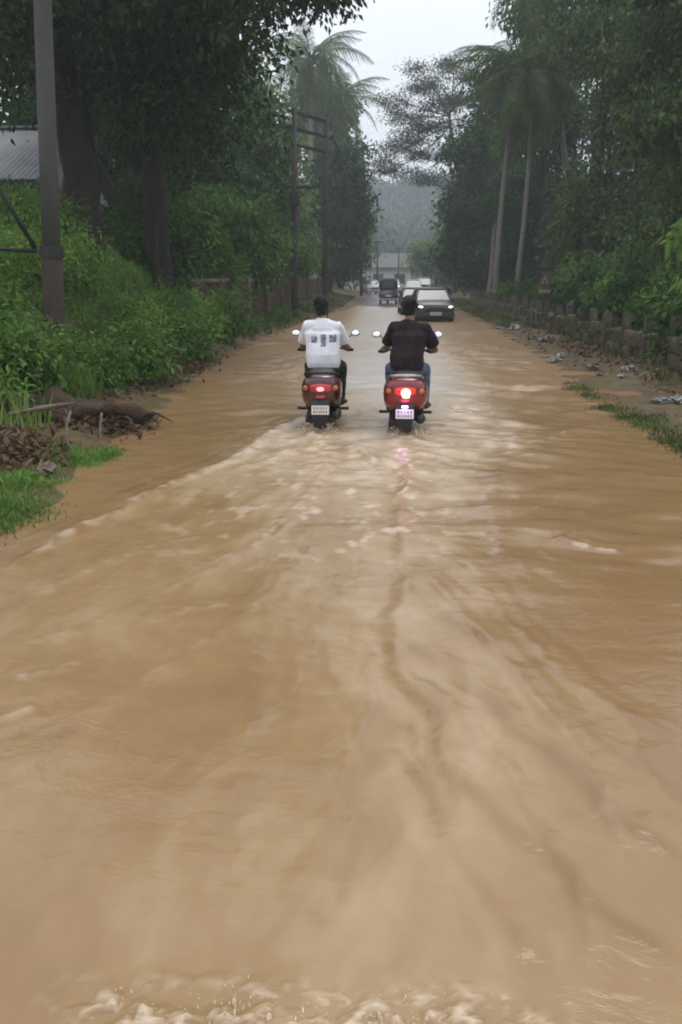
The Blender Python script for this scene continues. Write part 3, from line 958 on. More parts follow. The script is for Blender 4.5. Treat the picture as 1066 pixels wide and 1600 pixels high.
SH = [
    # label, x, y, rx, ry, h, leaf, L, W, clumps, n
    ('light green weedy bush right of the tall grey pole', -5.0, 16.6, .9, .8, .8, 'leaf_bright', .08, .032, 110, 90),
    ('bright feathery bush behind the tall grey pole base', -6.1, 15.6, .9, .8, 1.0, 'leaf_bright', .085, .03, 110, 90),
    ('green bush under the diagonal stay of the grey pole', -6.7, 13.6, .9, .8, 1.6, 'leaf_bright', .09, .04, 110, 80),
    ('leafy bush at the foot of the tall grey pole', -4.55, 12.2, .7, .6, .45, 'leaf_mid', .09, .04, 90, 80),
    ('rounded bush between the grey pole and brown wall', -4.7, 19.4, .9, .9, 1.1, 'leaf_bright', .10, .04, 110, 80),
    ('low dark bush at the near end of the brown wall', -4.5, 22.3, .8, .8, 1.2, 'leaf_mid', .15, .07, 80, 60),
    ('dark bush behind the dead leaf heap on the bank', -4.9, 10.2, .9, .7, .8, 'leaf_mid', .09, .045, 100, 80),
    ('pale leafed bush at the left edge above the bank', -5.6, 11.4, .9, .8, 1.1, 'leaf_mid', .10, .045, 110, 70),
    ('tall green bush below the sheet roof eave', -7.6, 18.2, 1.1, 1.0, 1.2, 'leaf_bright', .11, .045, 120, 80),
    ('yellow green bush against the house wall', -8.4, 20.6, 1.1, 1.0, 1.2, 'leaf_fresh', .11, .045, 120, 76),
    ('fern like green bush above the tree root mass', -4.15, 13.6, .6, .6, .75, 'leaf_mid', .12, .045, 70, 60),
    ('small ragged bush by the water where ripples begin', -4.2, 17.2, .5, .6, .7, 'leaf_mid', .12, .05, 60, 56),
]
for i, (lab, x, y, rx, ry, h, lf, L, W, c, n) in enumerate(SH):
    shrub('shrub', lab, (x, y), rx, ry, h, lf, L, W, c, n, group=GS, seed=40 + i, spread=.17)


# ================================================================== TREES ON THE RIGHT
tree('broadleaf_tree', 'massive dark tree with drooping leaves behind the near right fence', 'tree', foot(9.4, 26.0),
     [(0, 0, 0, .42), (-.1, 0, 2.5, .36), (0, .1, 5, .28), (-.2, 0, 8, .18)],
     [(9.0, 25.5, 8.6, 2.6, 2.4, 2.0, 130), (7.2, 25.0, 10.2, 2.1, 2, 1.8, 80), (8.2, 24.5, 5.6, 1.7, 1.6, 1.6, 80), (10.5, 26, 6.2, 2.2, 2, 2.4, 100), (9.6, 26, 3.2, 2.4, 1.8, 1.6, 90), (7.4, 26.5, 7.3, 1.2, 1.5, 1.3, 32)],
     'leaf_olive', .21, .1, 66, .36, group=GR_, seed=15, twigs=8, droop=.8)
tree('broadleaf_tree', 'tall shadowy tree rising right of the two palm trunks', 'tree', foot(8.6, 37.0),
     [(0, 0, 0, .36), (.1, 0, 3, .3), (0, .1, 6, .24), (.2, 0, 10, .14)],
     [(8.3, 37, 11.6, 2.0, 2, 2.4, 90), (9.8, 37, 8.2, 1.7, 2, 2.0, 60), (8.9, 40, 3.2, 1.5, 1.5, 2.0, 70), (9.3, 37, 4.2, 2.2, 1.8, 2.2, 90), (11.4, 38, 11, 2, 2, 2.5, 70)],
     'leaf_olive', .27, .13, 60, .42, group=GR_, seed=16, twigs=8)
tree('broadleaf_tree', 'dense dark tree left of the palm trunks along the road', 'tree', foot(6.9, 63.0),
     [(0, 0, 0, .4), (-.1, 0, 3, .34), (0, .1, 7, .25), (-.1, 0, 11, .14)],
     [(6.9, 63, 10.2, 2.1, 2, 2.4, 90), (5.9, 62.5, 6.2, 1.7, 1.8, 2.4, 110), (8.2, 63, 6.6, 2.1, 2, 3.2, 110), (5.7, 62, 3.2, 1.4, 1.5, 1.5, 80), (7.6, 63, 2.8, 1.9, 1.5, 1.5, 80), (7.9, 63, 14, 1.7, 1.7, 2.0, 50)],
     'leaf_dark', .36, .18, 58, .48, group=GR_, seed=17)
tree('broadleaf_tree', 'dark green tree behind the two slanting palm trunks', 'tree', foot(9.4, 55.0),
     [(0, 0, 0, .34), (.1, 0, 3, .3), (0, .1, 6, .24), (.2, 0, 9, .14)],
     [(9.0, 55, 6.6, 2.5, 2, 3.0, 130), (8.0, 55, 3.2, 1.8, 1.5, 1.8, 80), (10.6, 55, 10.4, 2.3, 2, 2.6, 80), (10.8, 55, 3.2, 2.2, 1.5, 1.8, 70)],
     'leaf_dark', .3, .15, 58, .44, group=GR_, seed=18)
tree('broadleaf_tree', 'olive green tree whose crown merges with the palm fronds', 'tree', foot(9.2, 51.0),
     [(0, 0, 0, .3), (-.1, 0, 4, .26), (-.3, .1, 8, .2), (-.6, 0, 12, .12)],
     [(8.5, 51, 12.2, 1.9, 1.8, 2.6, 90), (8.0, 51, 15.6, 1.5, 1.6, 1.9, 60), (10, 51, 14, 2.2, 1.8, 3.0, 80), (7.5, 51.5, 9.6, 1.2, 1.4, 1.6, 40)],
     'leaf_mid', .3, .14, 56, .42, group=GR_, seed=26, droop=.9)
tree('broadleaf_tree', 'deep background tree closing the view behind the right fence', 'tree', foot(14.0, 42.0),
     [(0, 0, 0, .4), (.1, 0, 3, .34), (0, .1, 6, .26), (.2, 0, 10, .16)],
     [(13, 42, 9.0, 2.8, 2.5, 3.4, 100), (11.6, 42, 4.2, 2.3, 2, 2.4, 90), (15, 42, 5, 3, 2.5, 3.2, 100), (13.5, 42, 14, 3, 2.5, 2.6, 60)],
     'leaf_dark', .36, .18, 56, .5, group=GR_, seed=19)
tree('feathery_tree', 'airy feathery tree leaning out over the road from the right', 'tree', foot(8.0, 74.0),
     [(0, 0, 0, .36), (-.4, 0, 4, .3), (-1.2, 0, 8, .22), (-2.2, 0, 11, .15), (-2.9, 0, 14, .09)],
     [(5.2, 74, 18.2, 2.2, 2, .55, 46), (3.1, 74, 16.6, 2.2, 2, .9, 60), (4.4, 74, 15.2, 2.4, 2, .9, 60), (2.6, 74, 13.0, 2.0, 2, .8, 46), (7.2, 74, 13.6, 1.6, 2, 1.2, 50), (5.9, 74, 15.6, 1.7, 2, .5, 40), (1.8, 74, 14.3, 2.0, 1.6, .5, 40), (4.2, 74, 13.6, 1.8, 2, .5, 40),
      (1.0, 74, 12.0, 1.7, 1.6, .8, 40), (-.2, 74, 10.6, 1.5, 1.4, .6, 30), (3.4, 74, 9.8, 1.8, 1.5, .7, 40), (.9, 74, 15.6, 1.6, 1.6, .7, 30), (3.2, 74, 11.4, 1.6, 1.6, .45, 32), (5.4, 74, 11.6, 1.5, 1.6, .5, 40), (.6, 74, 10.2, 1.2, 1.2, .35, 18), (6.6, 74, 17.2, 1.3, 1.6, .5, 30), (6.2, 74, 9.2, 1.2, 1.4, .8, 40), (2.4, 74, 18.0, 1.2, 1.2, .35, 16)],
     'leaf_airy', .20, .08, 36, .42, group=GR_, seed=20, twigs=12, droop=.2, flat=.35, limb=.3)
tree('spreading_bush', 'low dark bush around the warning sign behind the fence', 'bush', foot(7.4, 31.5),
     [(0, 0, 0, .1), (.05, 0, .8, .08), (0, .1, 1.6, .05)],
     [(7.7, 31.8, 1.6, 1.3, 1, 1.0, 70), (9.2, 31, 1.8, 1.2, 1, 1.2, 60), (8.3, 33.5, 1.2, .8, 1, .7, 40)],
     'leaf_mid', .2, .095, 58, .27, group='bushes behind the right fence', seed=21)
RS = [
    ('dark leafy bush leaning over the near right fence', 6.7, 19.8, 1.0, 1.0, 1.5, 'leaf_mid', .17, .075, 110, 60),
    ('mid green bush behind the fence with pale litter', 6.9, 24.0, 1.1, 1.0, 1.7, 'leaf_mid', .18, .08, 110, 60),
    ('bush spilling over the fence at the right edge', 6.15, 16.6, .75, .8, 1.3, 'leaf_mid', .16, .08, 100, 60),
    ('dark bush behind the middle of the right fence', 6.9, 28.0, 1.0, 1.0, 1.4, 'leaf_dark', .19, .085, 90, 58),
    ('low bush behind the far end of the right fence', 6.6, 41.0, 1.0, 1.4, 1.3, 'leaf_mid', .24, .11, 80, 52),
    ('tall dark thicket behind the near right fence', 8.8, 22.0, 1.5, 1.2, 2.8, 'leaf_dark', .2, .09, 150, 62),
]
for i, (lab, x, y, rx, ry, h, lf, L, W, c, n) in enumerate(RS):
    shrub('shrub', lab, (x, y), rx, ry, h, lf, L, W, c, n, group='bushes behind the right fence', seed=70 + i, spread=.19, droop=.5)
tree('young_tree', 'young tree with large fresh green leaves at the right edge', 'tree', foot(5.95, 14.6),
     [(0, 0, 0, .06), (.03, 0, 1, .05), (-.05, 0, 2.2, .035), (-.1, 0, 3.0, .02)],
     [(5.45, 14.5, 2.35, .42, .4, .3, 22), (5.75, 14.5, 2.95, .45, .4, .35, 22), (5.5, 14.4, 1.75, .4, .35, .25, 16), (6.1, 14.5, 3.5, .5, .4, .35, 20)],
     'leaf_bright', .22, .075, 34, .17, group=GR_, seed=22, twigs=10, droop=.9)


# ---- coconut palms: every frond its own part
def frond_mesh(name, length, sag, seed, pairs=40):
    r = np.random.default_rng(seed)
    t = np.linspace(0, 1, 14)
    # rachis starts along +X, rises and droops
    xs = length * (t - .22 * sag * t ** 2.2); zs = length * (.34 * t - (.34 + .62 * sag) * t ** 2.1)
    path = np.stack([xs, np.zeros_like(xs), zs], 1)
    V, F = [], []
    mb = MB(); mb.tube([tuple(p) for p in path], list(np.linspace(.045, .008, 14)), 4)
    V = [v for v in mb.v]; F = [f for f in mb.f if len(f) == 4]
    for k in range(pairs):
        s = .14 + .86 * k / (pairs - 1)
        p = np.array([np.interp(s, t, path[:, 0]), 0, np.interp(s, t, path[:, 2])])
        tx = np.interp(min(s + .02, 1), t, path[:, 0]) - p[0] + 1e-4; tz = np.interp(min(s + .02, 1), t, path[:, 2]) - p[2]
        tv = np.array([tx, 0, tz]); tv /= np.linalg.norm(tv)
        ll = length * .24 * (math.sin(math.pi * min(1, s * .82 + .16)) ** .7) * r.uniform(.85, 1.1)
        for sd in (-1, 1):
            o = np.array([.45, sd * 1.0, 0]) * 1.0 + tv * .35 + r.normal(0, .08, 3)
            o /= np.linalg.norm(o)
            w = .05
            a0 = p - tv * w * .5; a1 = p + tv * w * .5
            q = p + o * ll * .55 + np.array([0, 0, -.16 * ll])
            q0 = q - tv * w * .45; q1 = q + tv * w * .45
            e = p + o * ll * .85 + np.array([0, 0, -.62 * ll])
            e0 = e - tv * w * .12; e1 = e + tv * w * .12
            b = len(V)
            V += [tuple(a0), tuple(a1), tuple(q1), tuple(q0), tuple(e1), tuple(e0)]
            F += [(b, b + 1, b + 2, b + 3), (b + 3, b + 2, b + 4, b + 5)]
    return np_mesh(name, np.array(V), np.array(F))


FR = [frond_mesh('frond', 3.9, .45, 1), frond_mesh('frond', 3.7, .8, 2), frond_mesh('frond', 3.4, 1.15, 3)]
FD = frond_mesh('dry_frond', 3.2, 1.6, 4, 30)
for m_ in FR: m_.materials.append(M['frond'])
FD.materials.append(M['frond_dry'])


def palm(label, base, top, r0=.17, n=22, seed=1, sc=1.0, bend=.4, group='coconut palms beside the road', dry=4):
    r = np.random.default_rng(seed)
    b = np.array(foot(*base)); tp = np.array(top)
    root = empty('coconut_palm', tuple(b))
    v = tp - b
    t = np.linspace(0, 1, 26)[:, None]
    P = v * t + np.array([bend, 0, 0]) * np.sin(t * math.pi) * np.sign(v[0] + 1e-3)
    rad = [r0 * (1.35 if i == 0 else 1) * (1 - .35 * i / 25) * (1.05 if i % 2 else .97) for i in range(26)]
    mb = MB(); mb.tube([tuple(p) for p in P], rad, 10)
    mb.build('trunk', M['bark_pale'], root, True)
    hb = MB()
    for k in range(7):
        a = k * .9 + r.uniform(0, .5)
        hb.ball(v + np.array([.22 * math.cos(a), .22 * math.sin(a), -.28 + r.uniform(-.08, .08)]), (.11, .11, .14), 8, 6)
    hb.build('coconut_bunch', M['frond_dry'], root, True)
    for k in range(n):
        a = k * 2.39996 + r.uniform(-.25, .25)
        el = 1 - k / (n - 1)                      # young upright ones first
        me = FR[0] if el > .66 else FR[1] if el > .3 else FR[2]
        o = link_mesh('frond', me, None, root, tuple(v), (r.uniform(-.15, .15), -R(-42 + 84 * el), a))
        s = sc * r.uniform(.85, 1.08); o.scale = (s, s, s)
    for k in range(dry):
        a = r.uniform(0, 6.28)
        o = link_mesh('dry_frond', FD, None, root, tuple(v + np.array([0, 0, -.2])), (r.uniform(-.2, .2), R(38), a))
        o.scale = (sc * .9,) * 3
    tag(root, label, 'palm', group)
    return root


palm('hazy coconut palm with drooping fronds behind the twin electric pole', (-5.6, 78), (-6.4, 78, 19.6), .28, 30, 3, 1.5, dry=10)
palm('second hazy palm leaning right above the twin electric pole', (-5.2, 84), (-4.5, 84, 17.2), .26, 26, 4, 1.35, dry=8)
palm('coconut palm with upright pale trunk, right of the trunk pair', (6.62, 44.0), (6.95, 44.0, 10.9), .125, 32, 5, 1.0, bend=.15)
palm('coconut palm with slanting pale trunk, left of the trunk pair', (5.75, 45.0), (6.35, 45.0, 11.5), .135, 32, 6, 1.0, bend=-.15)
palm('palm whose frond hangs into the sky at the top', (10.8, 45.0), (7.6, 45.0, 16.4), .16, 26, 7, 1.1, bend=.5)
tree('slender_tree', 'thin pale stem left of the two palm trunks', 'tree', foot(5.9, 49.0), [(0, 0, 0, .13), (.1, 0, 2.5, .11), (.2, 0, 5, .08)],
     [(6.2, 49, 5.4, .8, .9, .7, 20)], 'leaf_dark', .28, .13, 40, .34, bark='bark_pale', group=GR_, seed=25)


# ---- far wooded hillside and thickets, one mass each
def woods(name, label, pts_fn, n, L, n_per, spread, leaf, seed):
    r = np.random.default_rng(seed)
    C = pts_fn(r, n)
    V, F = leaf_arrays(C, n_per, spread, L, L * .6, droop=.3, r=r, flat=.7)
    tag(link_mesh(name, np_mesh(name, V, F), M[leaf]), label, 'woods', kind='stuff')


def hill_pts(r, n):
    x = r.uniform(-75, 110, n); y = r.uniform(185, 400, n)
    base = ground_z(x, y)
    crown = np.round(x / 6) * 12.9898 + np.round(y / 8) * 78.233
    h = 5 + 5 * np.modf(np.abs(np.sin(crown) * 43758.5))[0]
    z = base + h * r.uniform(.15, 1, n) ** .6
    return np.stack([x, y, z], 1)


def back_pts_l(r, n):
    x = -10 - 32 * r.uniform(0, 1, n) ** 1.2; y = r.uniform(62, 120, n)
    z = ground_z(x, y) + (9 + 6 * np.sin(x * .7 + y * .3)) * r.uniform(0, 1, n) ** .7
    return np.stack([x, y, z], 1)


def back_pts_r(r, n):
    x = 8 + 34 * r.uniform(0, 1, n) ** 1.2; y = r.uniform(72, 125, n)
    z = ground_z(x, y) + (9 + 5 * np.sin(x * .6 + y * .3)) * r.uniform(0, 1, n) ** .7
    return np.stack([x, y, z], 1)


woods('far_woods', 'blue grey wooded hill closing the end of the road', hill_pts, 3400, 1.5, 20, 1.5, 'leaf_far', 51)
woods('far_woods', 'distant woods behind the left roadside trees', back_pts_l, 700, .9, 26, 1.0, 'leaf_mid', 52)
woods('far_woods', 'distant woods behind the right roadside trees', back_pts_r, 700, .9, 26, 1.0, 'leaf_dark', 53)
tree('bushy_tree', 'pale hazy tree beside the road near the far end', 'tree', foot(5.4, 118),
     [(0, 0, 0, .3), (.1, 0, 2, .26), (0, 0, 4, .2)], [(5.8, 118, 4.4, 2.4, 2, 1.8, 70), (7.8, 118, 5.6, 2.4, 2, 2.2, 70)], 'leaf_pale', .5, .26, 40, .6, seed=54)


# ---- ground cover: stuff
def blades(name, label, P, h, w, mat, seed, lean=.45):
    r = np.random.default_rng(seed)
    n = len(P)
    z0 = P[:, 2] if P.shape[1] == 3 else ground_z(P[:, 0], P[:, 1])
    a = r.uniform(0, 6.283, n); hh = h * r.uniform(.5, 1.3, n)
    dx, dy = np.cos(a), np.sin(a)
    b = np.stack([P[:, 0], P[:, 1], z0 - .01], 1)
    s = np.stack([-dy, dx, np.zeros(n)], 1) * (w * .5)
    l = (r.uniform(.1, 1, n) * lean * hh)[:, None] * np.stack([dx, dy, np.zeros(n)], 1)
    m_ = b + l * .4 + np.stack([0 * a, 0 * a, hh * .6], 1)
    t = b + l * 1.3 + np.stack([0 * a, 0 * a, hh * .95], 1)
    V = np.stack([b - s, b + s, m_ + s * .8, m_ - s * .8, t], 1).reshape(-1, 3)
    k = np.arange(n)[:, None] * 5
    F = np.concatenate([k + np.array([[0, 1, 2, 3]]), k + np.array([[3, 2, 4, 4]])], 0)
    Q = np_mesh(name, V, (k + np.array([[0, 1, 2, 3]])))
    # two-segment blade: quad + tip triangle in one mesh
    me = bpy.data.meshes.new(name)
    T = np.stack([k[:, 0] + 3, k[:, 0] + 2, k[:, 0] + 4], 1)
    quads = k + np.array([[0, 1, 2, 3]])
    me.vertices.add(len(V)); me.vertices.foreach_set('co', V.astype(np.float32).ravel())
    loops = np.concatenate([quads.ravel(), T.ravel()]).astype(np.int32)
    me.loops.add(len(loops)); me.loops.foreach_set('vertex_index', loops)
    me.polygons.add(2 * n)
    me.polygons.foreach_set('loop_start', np.concatenate([np.arange(n) * 4, 4 * n + np.arange(n) * 3]).astype(np.int32))
    me.polygons.foreach_set('loop_total', np.concatenate([np.full(n, 4), np.full(n, 3)]).astype(np.int32))
    me.update(calc_edges=True)
    bpy.data.meshes.remove(Q)
    return tag(link_mesh(name, me, M[mat]), label, 'grass', kind='stuff')


def scatter_band(r, n, y0, y1, d0, d1, side, power=1.0):
    y = r.uniform(y0, y1, n)
    d = d0 + (d1 - d0) * r.uniform(0, 1, n) ** power
    x = xl(y) - d if side < 0 else xr(y) + d
    keep = fbm(x * 1.3 + 5 * side, y * 1.0, 3) > -.12
    return np.stack([x, y], 1)[keep]


r_ = np.random.default_rng(61)


def spots(cs):
    out = []
    for cx, cy, sx, sy, n in cs:
        out.append(np.stack([r_.normal(cx, sx, n), r_.normal(cy, sy, n)], 1))
    P = np.concatenate(out)
    z = np.maximum(ground_z(P[:, 0], P[:, 1]), -.03)
    return np.concatenate([P, z[:, None]], 1)


def g2(px, py): return G(px, py)


gA, gB, gC, gD = g2(10, 815), g2(60, 765), g2(115, 722), g2(165, 712)
blades('grass', 'bright green grass at the water line on the left', spots([(gA[0] - .05, gA[1], .16, .30, 1500), (gB[0] - .12, gB[1], .13, .25, 900), (gC[0], gC[1], .16, .22, 1100), (gD[0], gD[1], .10, .18, 600), (gA[0] - .35, gA[1] - .4, .2, .4, 900)]), .06, .012, 'grass', 62, .9)
e1, e2, e3, e4 = g2(910, 612), g2(950, 640), g2(1010, 662), g2(1060, 695)
blades('grass', 'half drowned grass strip at the right water line', spots([(e1[0], e1[1], .16, .5, 700), (e2[0], e2[1], .16, .4, 900), (e3[0], e3[1], .16, .35, 1100), (e4[0] + .05, e4[1], .16, .3, 1000), (e4[0] + .3, e4[1] - .8, .2, .4, 700)]), .055, .014, 'grass_olive', 63, .9)
o1, o2, o3 = g2(250, 600), g2(310, 585), g2(385, 575)
blades('grass', 'thin olive grass in the shallow water on the left', spots([(o1[0], o1[1], .25, .6, 700), (o2[0], o2[1], .2, .9, 600), (o3[0], o3[1], .16, .6, 220)]), .05, .014, 'grass_olive', 64, .9)
blades('grass', 'tall rank grass covering the left bank', np.concatenate([scatter_band(r_, 16000, 5, 26, .75, 6.5, -1), scatter_band(r_, 26000, 11, 24, .9, 5.2, -1)]), .38, .02, 'weed', 65)
blades('grass', 'short weeds on the left verge further on', scatter_band(r_, 9000, 24, 70, .1, 2.2, -1), .16, .03, 'grass_olive', 66)
blades('grass', 'weeds along the foot of the right fence', np.concatenate([scatter_band(r_, 1800, 10, 50, 1.35, 2.0, 1), scatter_band(r_, 6000, 30, 62, .3, 1.8, 1)]), .17, .024, 'grass_olive', 67)
blades('grass', 'rank weeds behind the right fence', scatter_band(r_, 9000, 12, 50, 2.3, 7, 1), .45, .03, 'grass', 68)


def under_pts(side, y0, y1, d0, d1, n, h, r):
    y = r.uniform(y0, y1, n); d = r.uniform(d0, d1, n)
    x = xl(y) - d if side < 0 else xr(y) + d
    return np.stack([x, y, ground_z(x, y) + h * r.uniform(.05, 1, n)], 1)


def undergrowth(label, C, leaf, L, W, k, seed, spread=.14):
    V, F = leaf_arrays(C, k, spread, L, W, droop=.3, r=np.random.default_rng(seed))
    tag(link_mesh('undergrowth', np_mesh('undergrowth', V, F), M[leaf]), label, 'undergrowth', kind='stuff')


undergrowth('tangled green undergrowth covering the left bank', under_pts(-1, 6, 26, 1.1, 7.5, 1100, .4, r_), 'leaf_bright', .075, .033, 48, 71)
undergrowth('dark undergrowth at the foot of the left wall', under_pts(-1, 20, 45, .6, 1.3, 160, .25, r_), 'leaf_mid', .13, .06, 30, 72)
undergrowth('creepers hanging over the right fence', np.stack([r_.normal(5.56, .10, 90), r_.uniform(12, 48, 90), .30 + .38 * r_.uniform(0, 1, 90)], 1), 'leaf_olive', .10, .05, 22, 74, .12)
undergrowth('dark undergrowth behind the right fence', under_pts(1, 13, 50, 2.5, 9, 700, .7, r_), 'leaf_dark', .17, .08, 36, 73)


# ================================================================== BUILT THINGS OF THE ROADSIDE
# ---- house with grey sheet roof on the left bank
def house():
    x1, y0, y1 = -9.2, 23.0, 31.0
    x0 = -15.5
    zg = .9
    root = empty('house', (x1 - 3, y0 + 3, zg))
    o = Vector((x1 - 3, y0 + 3, zg))

    def L(p): return tuple(Vector(p) - o)
    eave, ridge_z = 4.25, 6.1
    mb = MB(); mb.box(L(((x0 + x1) / 2 - .25, (y0 + y1) / 2, (zg + eave - .1) / 2)), (x1 - x0 - .9, y1 - y0 - .9, eave - .1 - zg))
    mb.build('wall', M['plaster'], root)
    # pitched roof of corrugated sheets, each sheet its own strip
    ym = (y0 + y1) / 2
    n = 14
    sheet = MB()
    w = (x1 - x0) / n
    for i in range(n):
        for (ya, yb, za, zb) in ((y0, ym, eave, ridge_z), (y1, ym, eave, ridge_z)):
            mbs = MB()
            xa = x0 + i * w
            k = 7
            pts_t, pts_b = [], []
            lo, hi = [], []
            for j in range(k):
                xx = xa + (w + .03) * j / (k - 1)
                up = .022 * (1 if j % 2 else -1) + .004 * (i % 2)
                lo.append(L((xx, ya, za + up))); hi.append(L((xx, yb, zb + up)))
            vs = lo + hi + [(p[0], p[1], p[2] - .01) for p in lo] + [(p[0], p[1], p[2] - .01) for p in hi]
            fs = []
            for j in range(k - 1):
                fs.append((j, j + 1, k + j + 1, k + j)); fs.append((2 * k + j + 1, 2 * k + j, 3 * k + j, 3 * k + j + 1))
                fs.append((j + 1, j, 2 * k + j, 2 * k + j + 1))
            mbs.add(vs, fs).build('roof_sheet', M['sheet_roof'], root)
    mb = MB(); mb.box(L(((x0 + x1) / 2, y0 + .03, eave - .10)), (x1 - x0, .05, .16)); mb.build('fascia', M['dark_iron'], root)
    mb = MB(); mb.box(L(((x0 + x1) / 2, ym, ridge_z + .05)), (x1 - x0, .3, .06)); mb.build('ridge_cap', M['sheet_roof'], root)
    for xx in (x1 - .45, x0 + .45):
        g = MB()
        g.add([L((xx, y0 + .45, eave - .1)), L((xx, y1 - .45, eave - .1)), L((xx, ym, ridge_z - .12)), L((xx - .1, y0 + .45, eave - .1)), L((xx - .1, y1 - .45, eave - .1)), L((xx - .1, ym, ridge_z - .12))],
              [(0, 1, 2), (5, 4, 3), (0, 2, 5, 3), (1, 4, 5, 2)])
        g.build('gable', M['plaster'], root)
    for xw in (-10.2, -12.6):
        f = MB(); f.box(L((xw, y0 + .42, 2.75)), (1.15, .08, 1.25)); fo = f.build('window', M['far_roof'], root)
        p = MB(); p.box(L((xw, y0 + .375, 2.75)), (.95, .03, 1.05)); p.build('pane', M['car_glass'], fo)
    tag(root, 'house with grey corrugated sheet roof behind the left bank', 'house')


house()


# ---- tall grey pole with stay and rail
def grey_pole():
    b = (-5.16, 13.0, gz(-5.16, 13.0) - .3)
    root = empty('utility_pole', b)
    lean = (.44, .05)

    def P(z): return (lean[0] * z / 8, lean[1] * z / 8, z)
    zj = 2.15 - b[2]
    m = MB(); m.tube([P(zj - .02), P(4), P(6.5), P(9)], [.135, .13, .12, .105], 14); m.build('upper_shaft', M['concrete_pole'], root, True)
    m = MB(); m.tube([P(0), P(.8), P(zj)], [.17, .165, .16], 14); m.build('lower_shaft', M['rusty'], root, 'auto')
    m = MB(); m.ring((0, 0, 0), .165, .03, 20, 8, 'X')
    m = MB(); m.tube([P(zj - .10), P(zj + .06)], [.185, .175], 16); m.build('clamp_band', M['dark_iron'], root, 'auto')
    z = zj + .02
    m = MB(); m.tube([(-.12, -.02, z), (-.55, -.1, z + .85), (-1.0, -.16, z + 1.85), (-1.25, -.2, z + 2.5)], [.035, .035, .033, .03], 8); m.build('diagonal_stay', M['dark_iron'], root, True)
    m = MB(); m.tube([(-.1, -.05, z - .03), (-.9, -.12, z + .02), (-2.6, -.2, z + .07)], .03, 8); m.build('side_rail', M['dark_iron'], root, True)
    m = MB(); m.box((0, 0, 8.2 ), (1.7, .08, .1)); m.build('crossarm', M['dark_iron'], root)
    for xx in (-.75, -.15, .65):
        m = MB(); m.tube([(xx, 0, 8.25), (xx, 0, 8.32), (xx, 0, 8.36), (xx, 0, 8.42)], [.02, .05, .035, .045], 8); m.build('insulator', M['insulator'], root, True)
    tag(root, 'tall grey pole with rusty lower half and diagonal stay, left foreground', 'pole')


grey_pole()


# ---- twin electric pole (two posts joined by crossarms)
def twin_pole():
    x, y = -3.72, 36.0
    b = (x, y, gz(x, y) - .2)
    root = empty('electric_pole', b)
    dx, dy = 1.15, 2.2
    H = 8.3
    for k, (ox, oy) in enumerate(((0, 0), (dx, dy))):
        m = MB(); m.tube([(ox - .04, oy, 0), (ox, oy, H * .5), (ox + .08, oy, H)], [.15, .13, .10], 10); m.build('post', M['iron_pole'], root, True)
    for z, e in ((H - .15, .35), (H - .75, .55), (H - 1.35, .2)):
        m = MB()
        c = ((dx) / 2 + .06, dy / 2, z)
        ln = math.hypot(dx, dy) + 2 * e
        m.box(c, (ln, .07, .11), (0, 0, math.atan2(dy, dx))); m.build('crossarm', M['dark_iron'], root)
    m = MB(); m.box((.05, 0, H - 2.95), (1.7, .07, .10)); m.build('crossarm', M['dark_iron'], root)
    m = MB(); m.tube([(-.6, 0, H - 2.95), (.03, -.02, H - 3.5)], .02, 6); m.build('brace', M['dark_iron'], root)
    m = MB(); m.tube([(.7, 0, H - 2.95), (.07, -.02, H - 3.5)], .02, 6); m.build('brace', M['dark_iron'], root)
    for fx in (-.1, .35, .8, 1.15):
        m = MB(); xx, yy = dx * fx + .06, dy * fx
        z = H - .70 + .02
        m.tube([(xx, yy, z), (xx, yy, z + .08), (xx, yy, z + .12), (xx, yy, z + .2)], [.025, .065, .045, .055], 8); m.build('insulator', M['insulator'], root, True)
    m = MB(); m.box((.06, -.2, 4.9), (.4, .28, .55)); m.build('switch_box', M['dark_iron'], root, 'auto', .02)
    tag(root, 'twin post electric pole with stacked crossarms beside the left wall', 'pole')
    return b


TP = twin_pole()


def single_pole(label, x, y, H, arms, seed=0):
    b = (x, y, gz(x, y) - .2)
    root = empty('electric_pole', b)
    m = MB(); m.tube([(0, 0, 0), (.03, 0, H / 2), (.06, 0, H)], [.14, .12, .09], 10); m.build('post', M['iron_pole'], root, True)
    for z, w in arms:
        m = MB(); m.box((.06, -.12, H - z), (w, .08, .11)); m.build('crossarm', M['dark_iron'], root)
        for s in (-.42, .42):
            m = MB(); m.tube([(.06 + s * w, -.12, H - z + .04), (.06 + s * w, -.12, H - z + .12), (.06 + s * w, -.12, H - z + .22)], [.03, .07, .05], 8); m.build('insulator', M['insulator'], root, True)
    tag(root, label, 'pole', 'electric poles along the left verge')
    return b


P2 = single_pole('single electric pole on the verge beyond the twin pole', -2.05, 78.0, 7.2, ((.3, 1.9), (.9, 1.4)))
P3 = single_pole('small distant electric pole among the far rooftops', -.9, 112.0, 6.6, ((.3, 1.6),))
P4 = single_pole('faint farthest pole before the wooded hill', 2.1, 128.0, 6.2, ((.3, 1.4),))


def wire(label, a, b, sag):
    r = []
    for k in range(15):
        t = k / 14
        r.append((a[0] + (b[0] - a[0]) * t, a[1] + (b[1] - a[1]) * t, a[2] + (b[2] - a[2]) * t - sag * 4 * t * (1 - t)))
    m = MB(); m.tube(r, .014, 5)
    o = m.build('electric_wire', M['wire'], None, True)
    tag(o, label, 'wire', 'overhead wires')


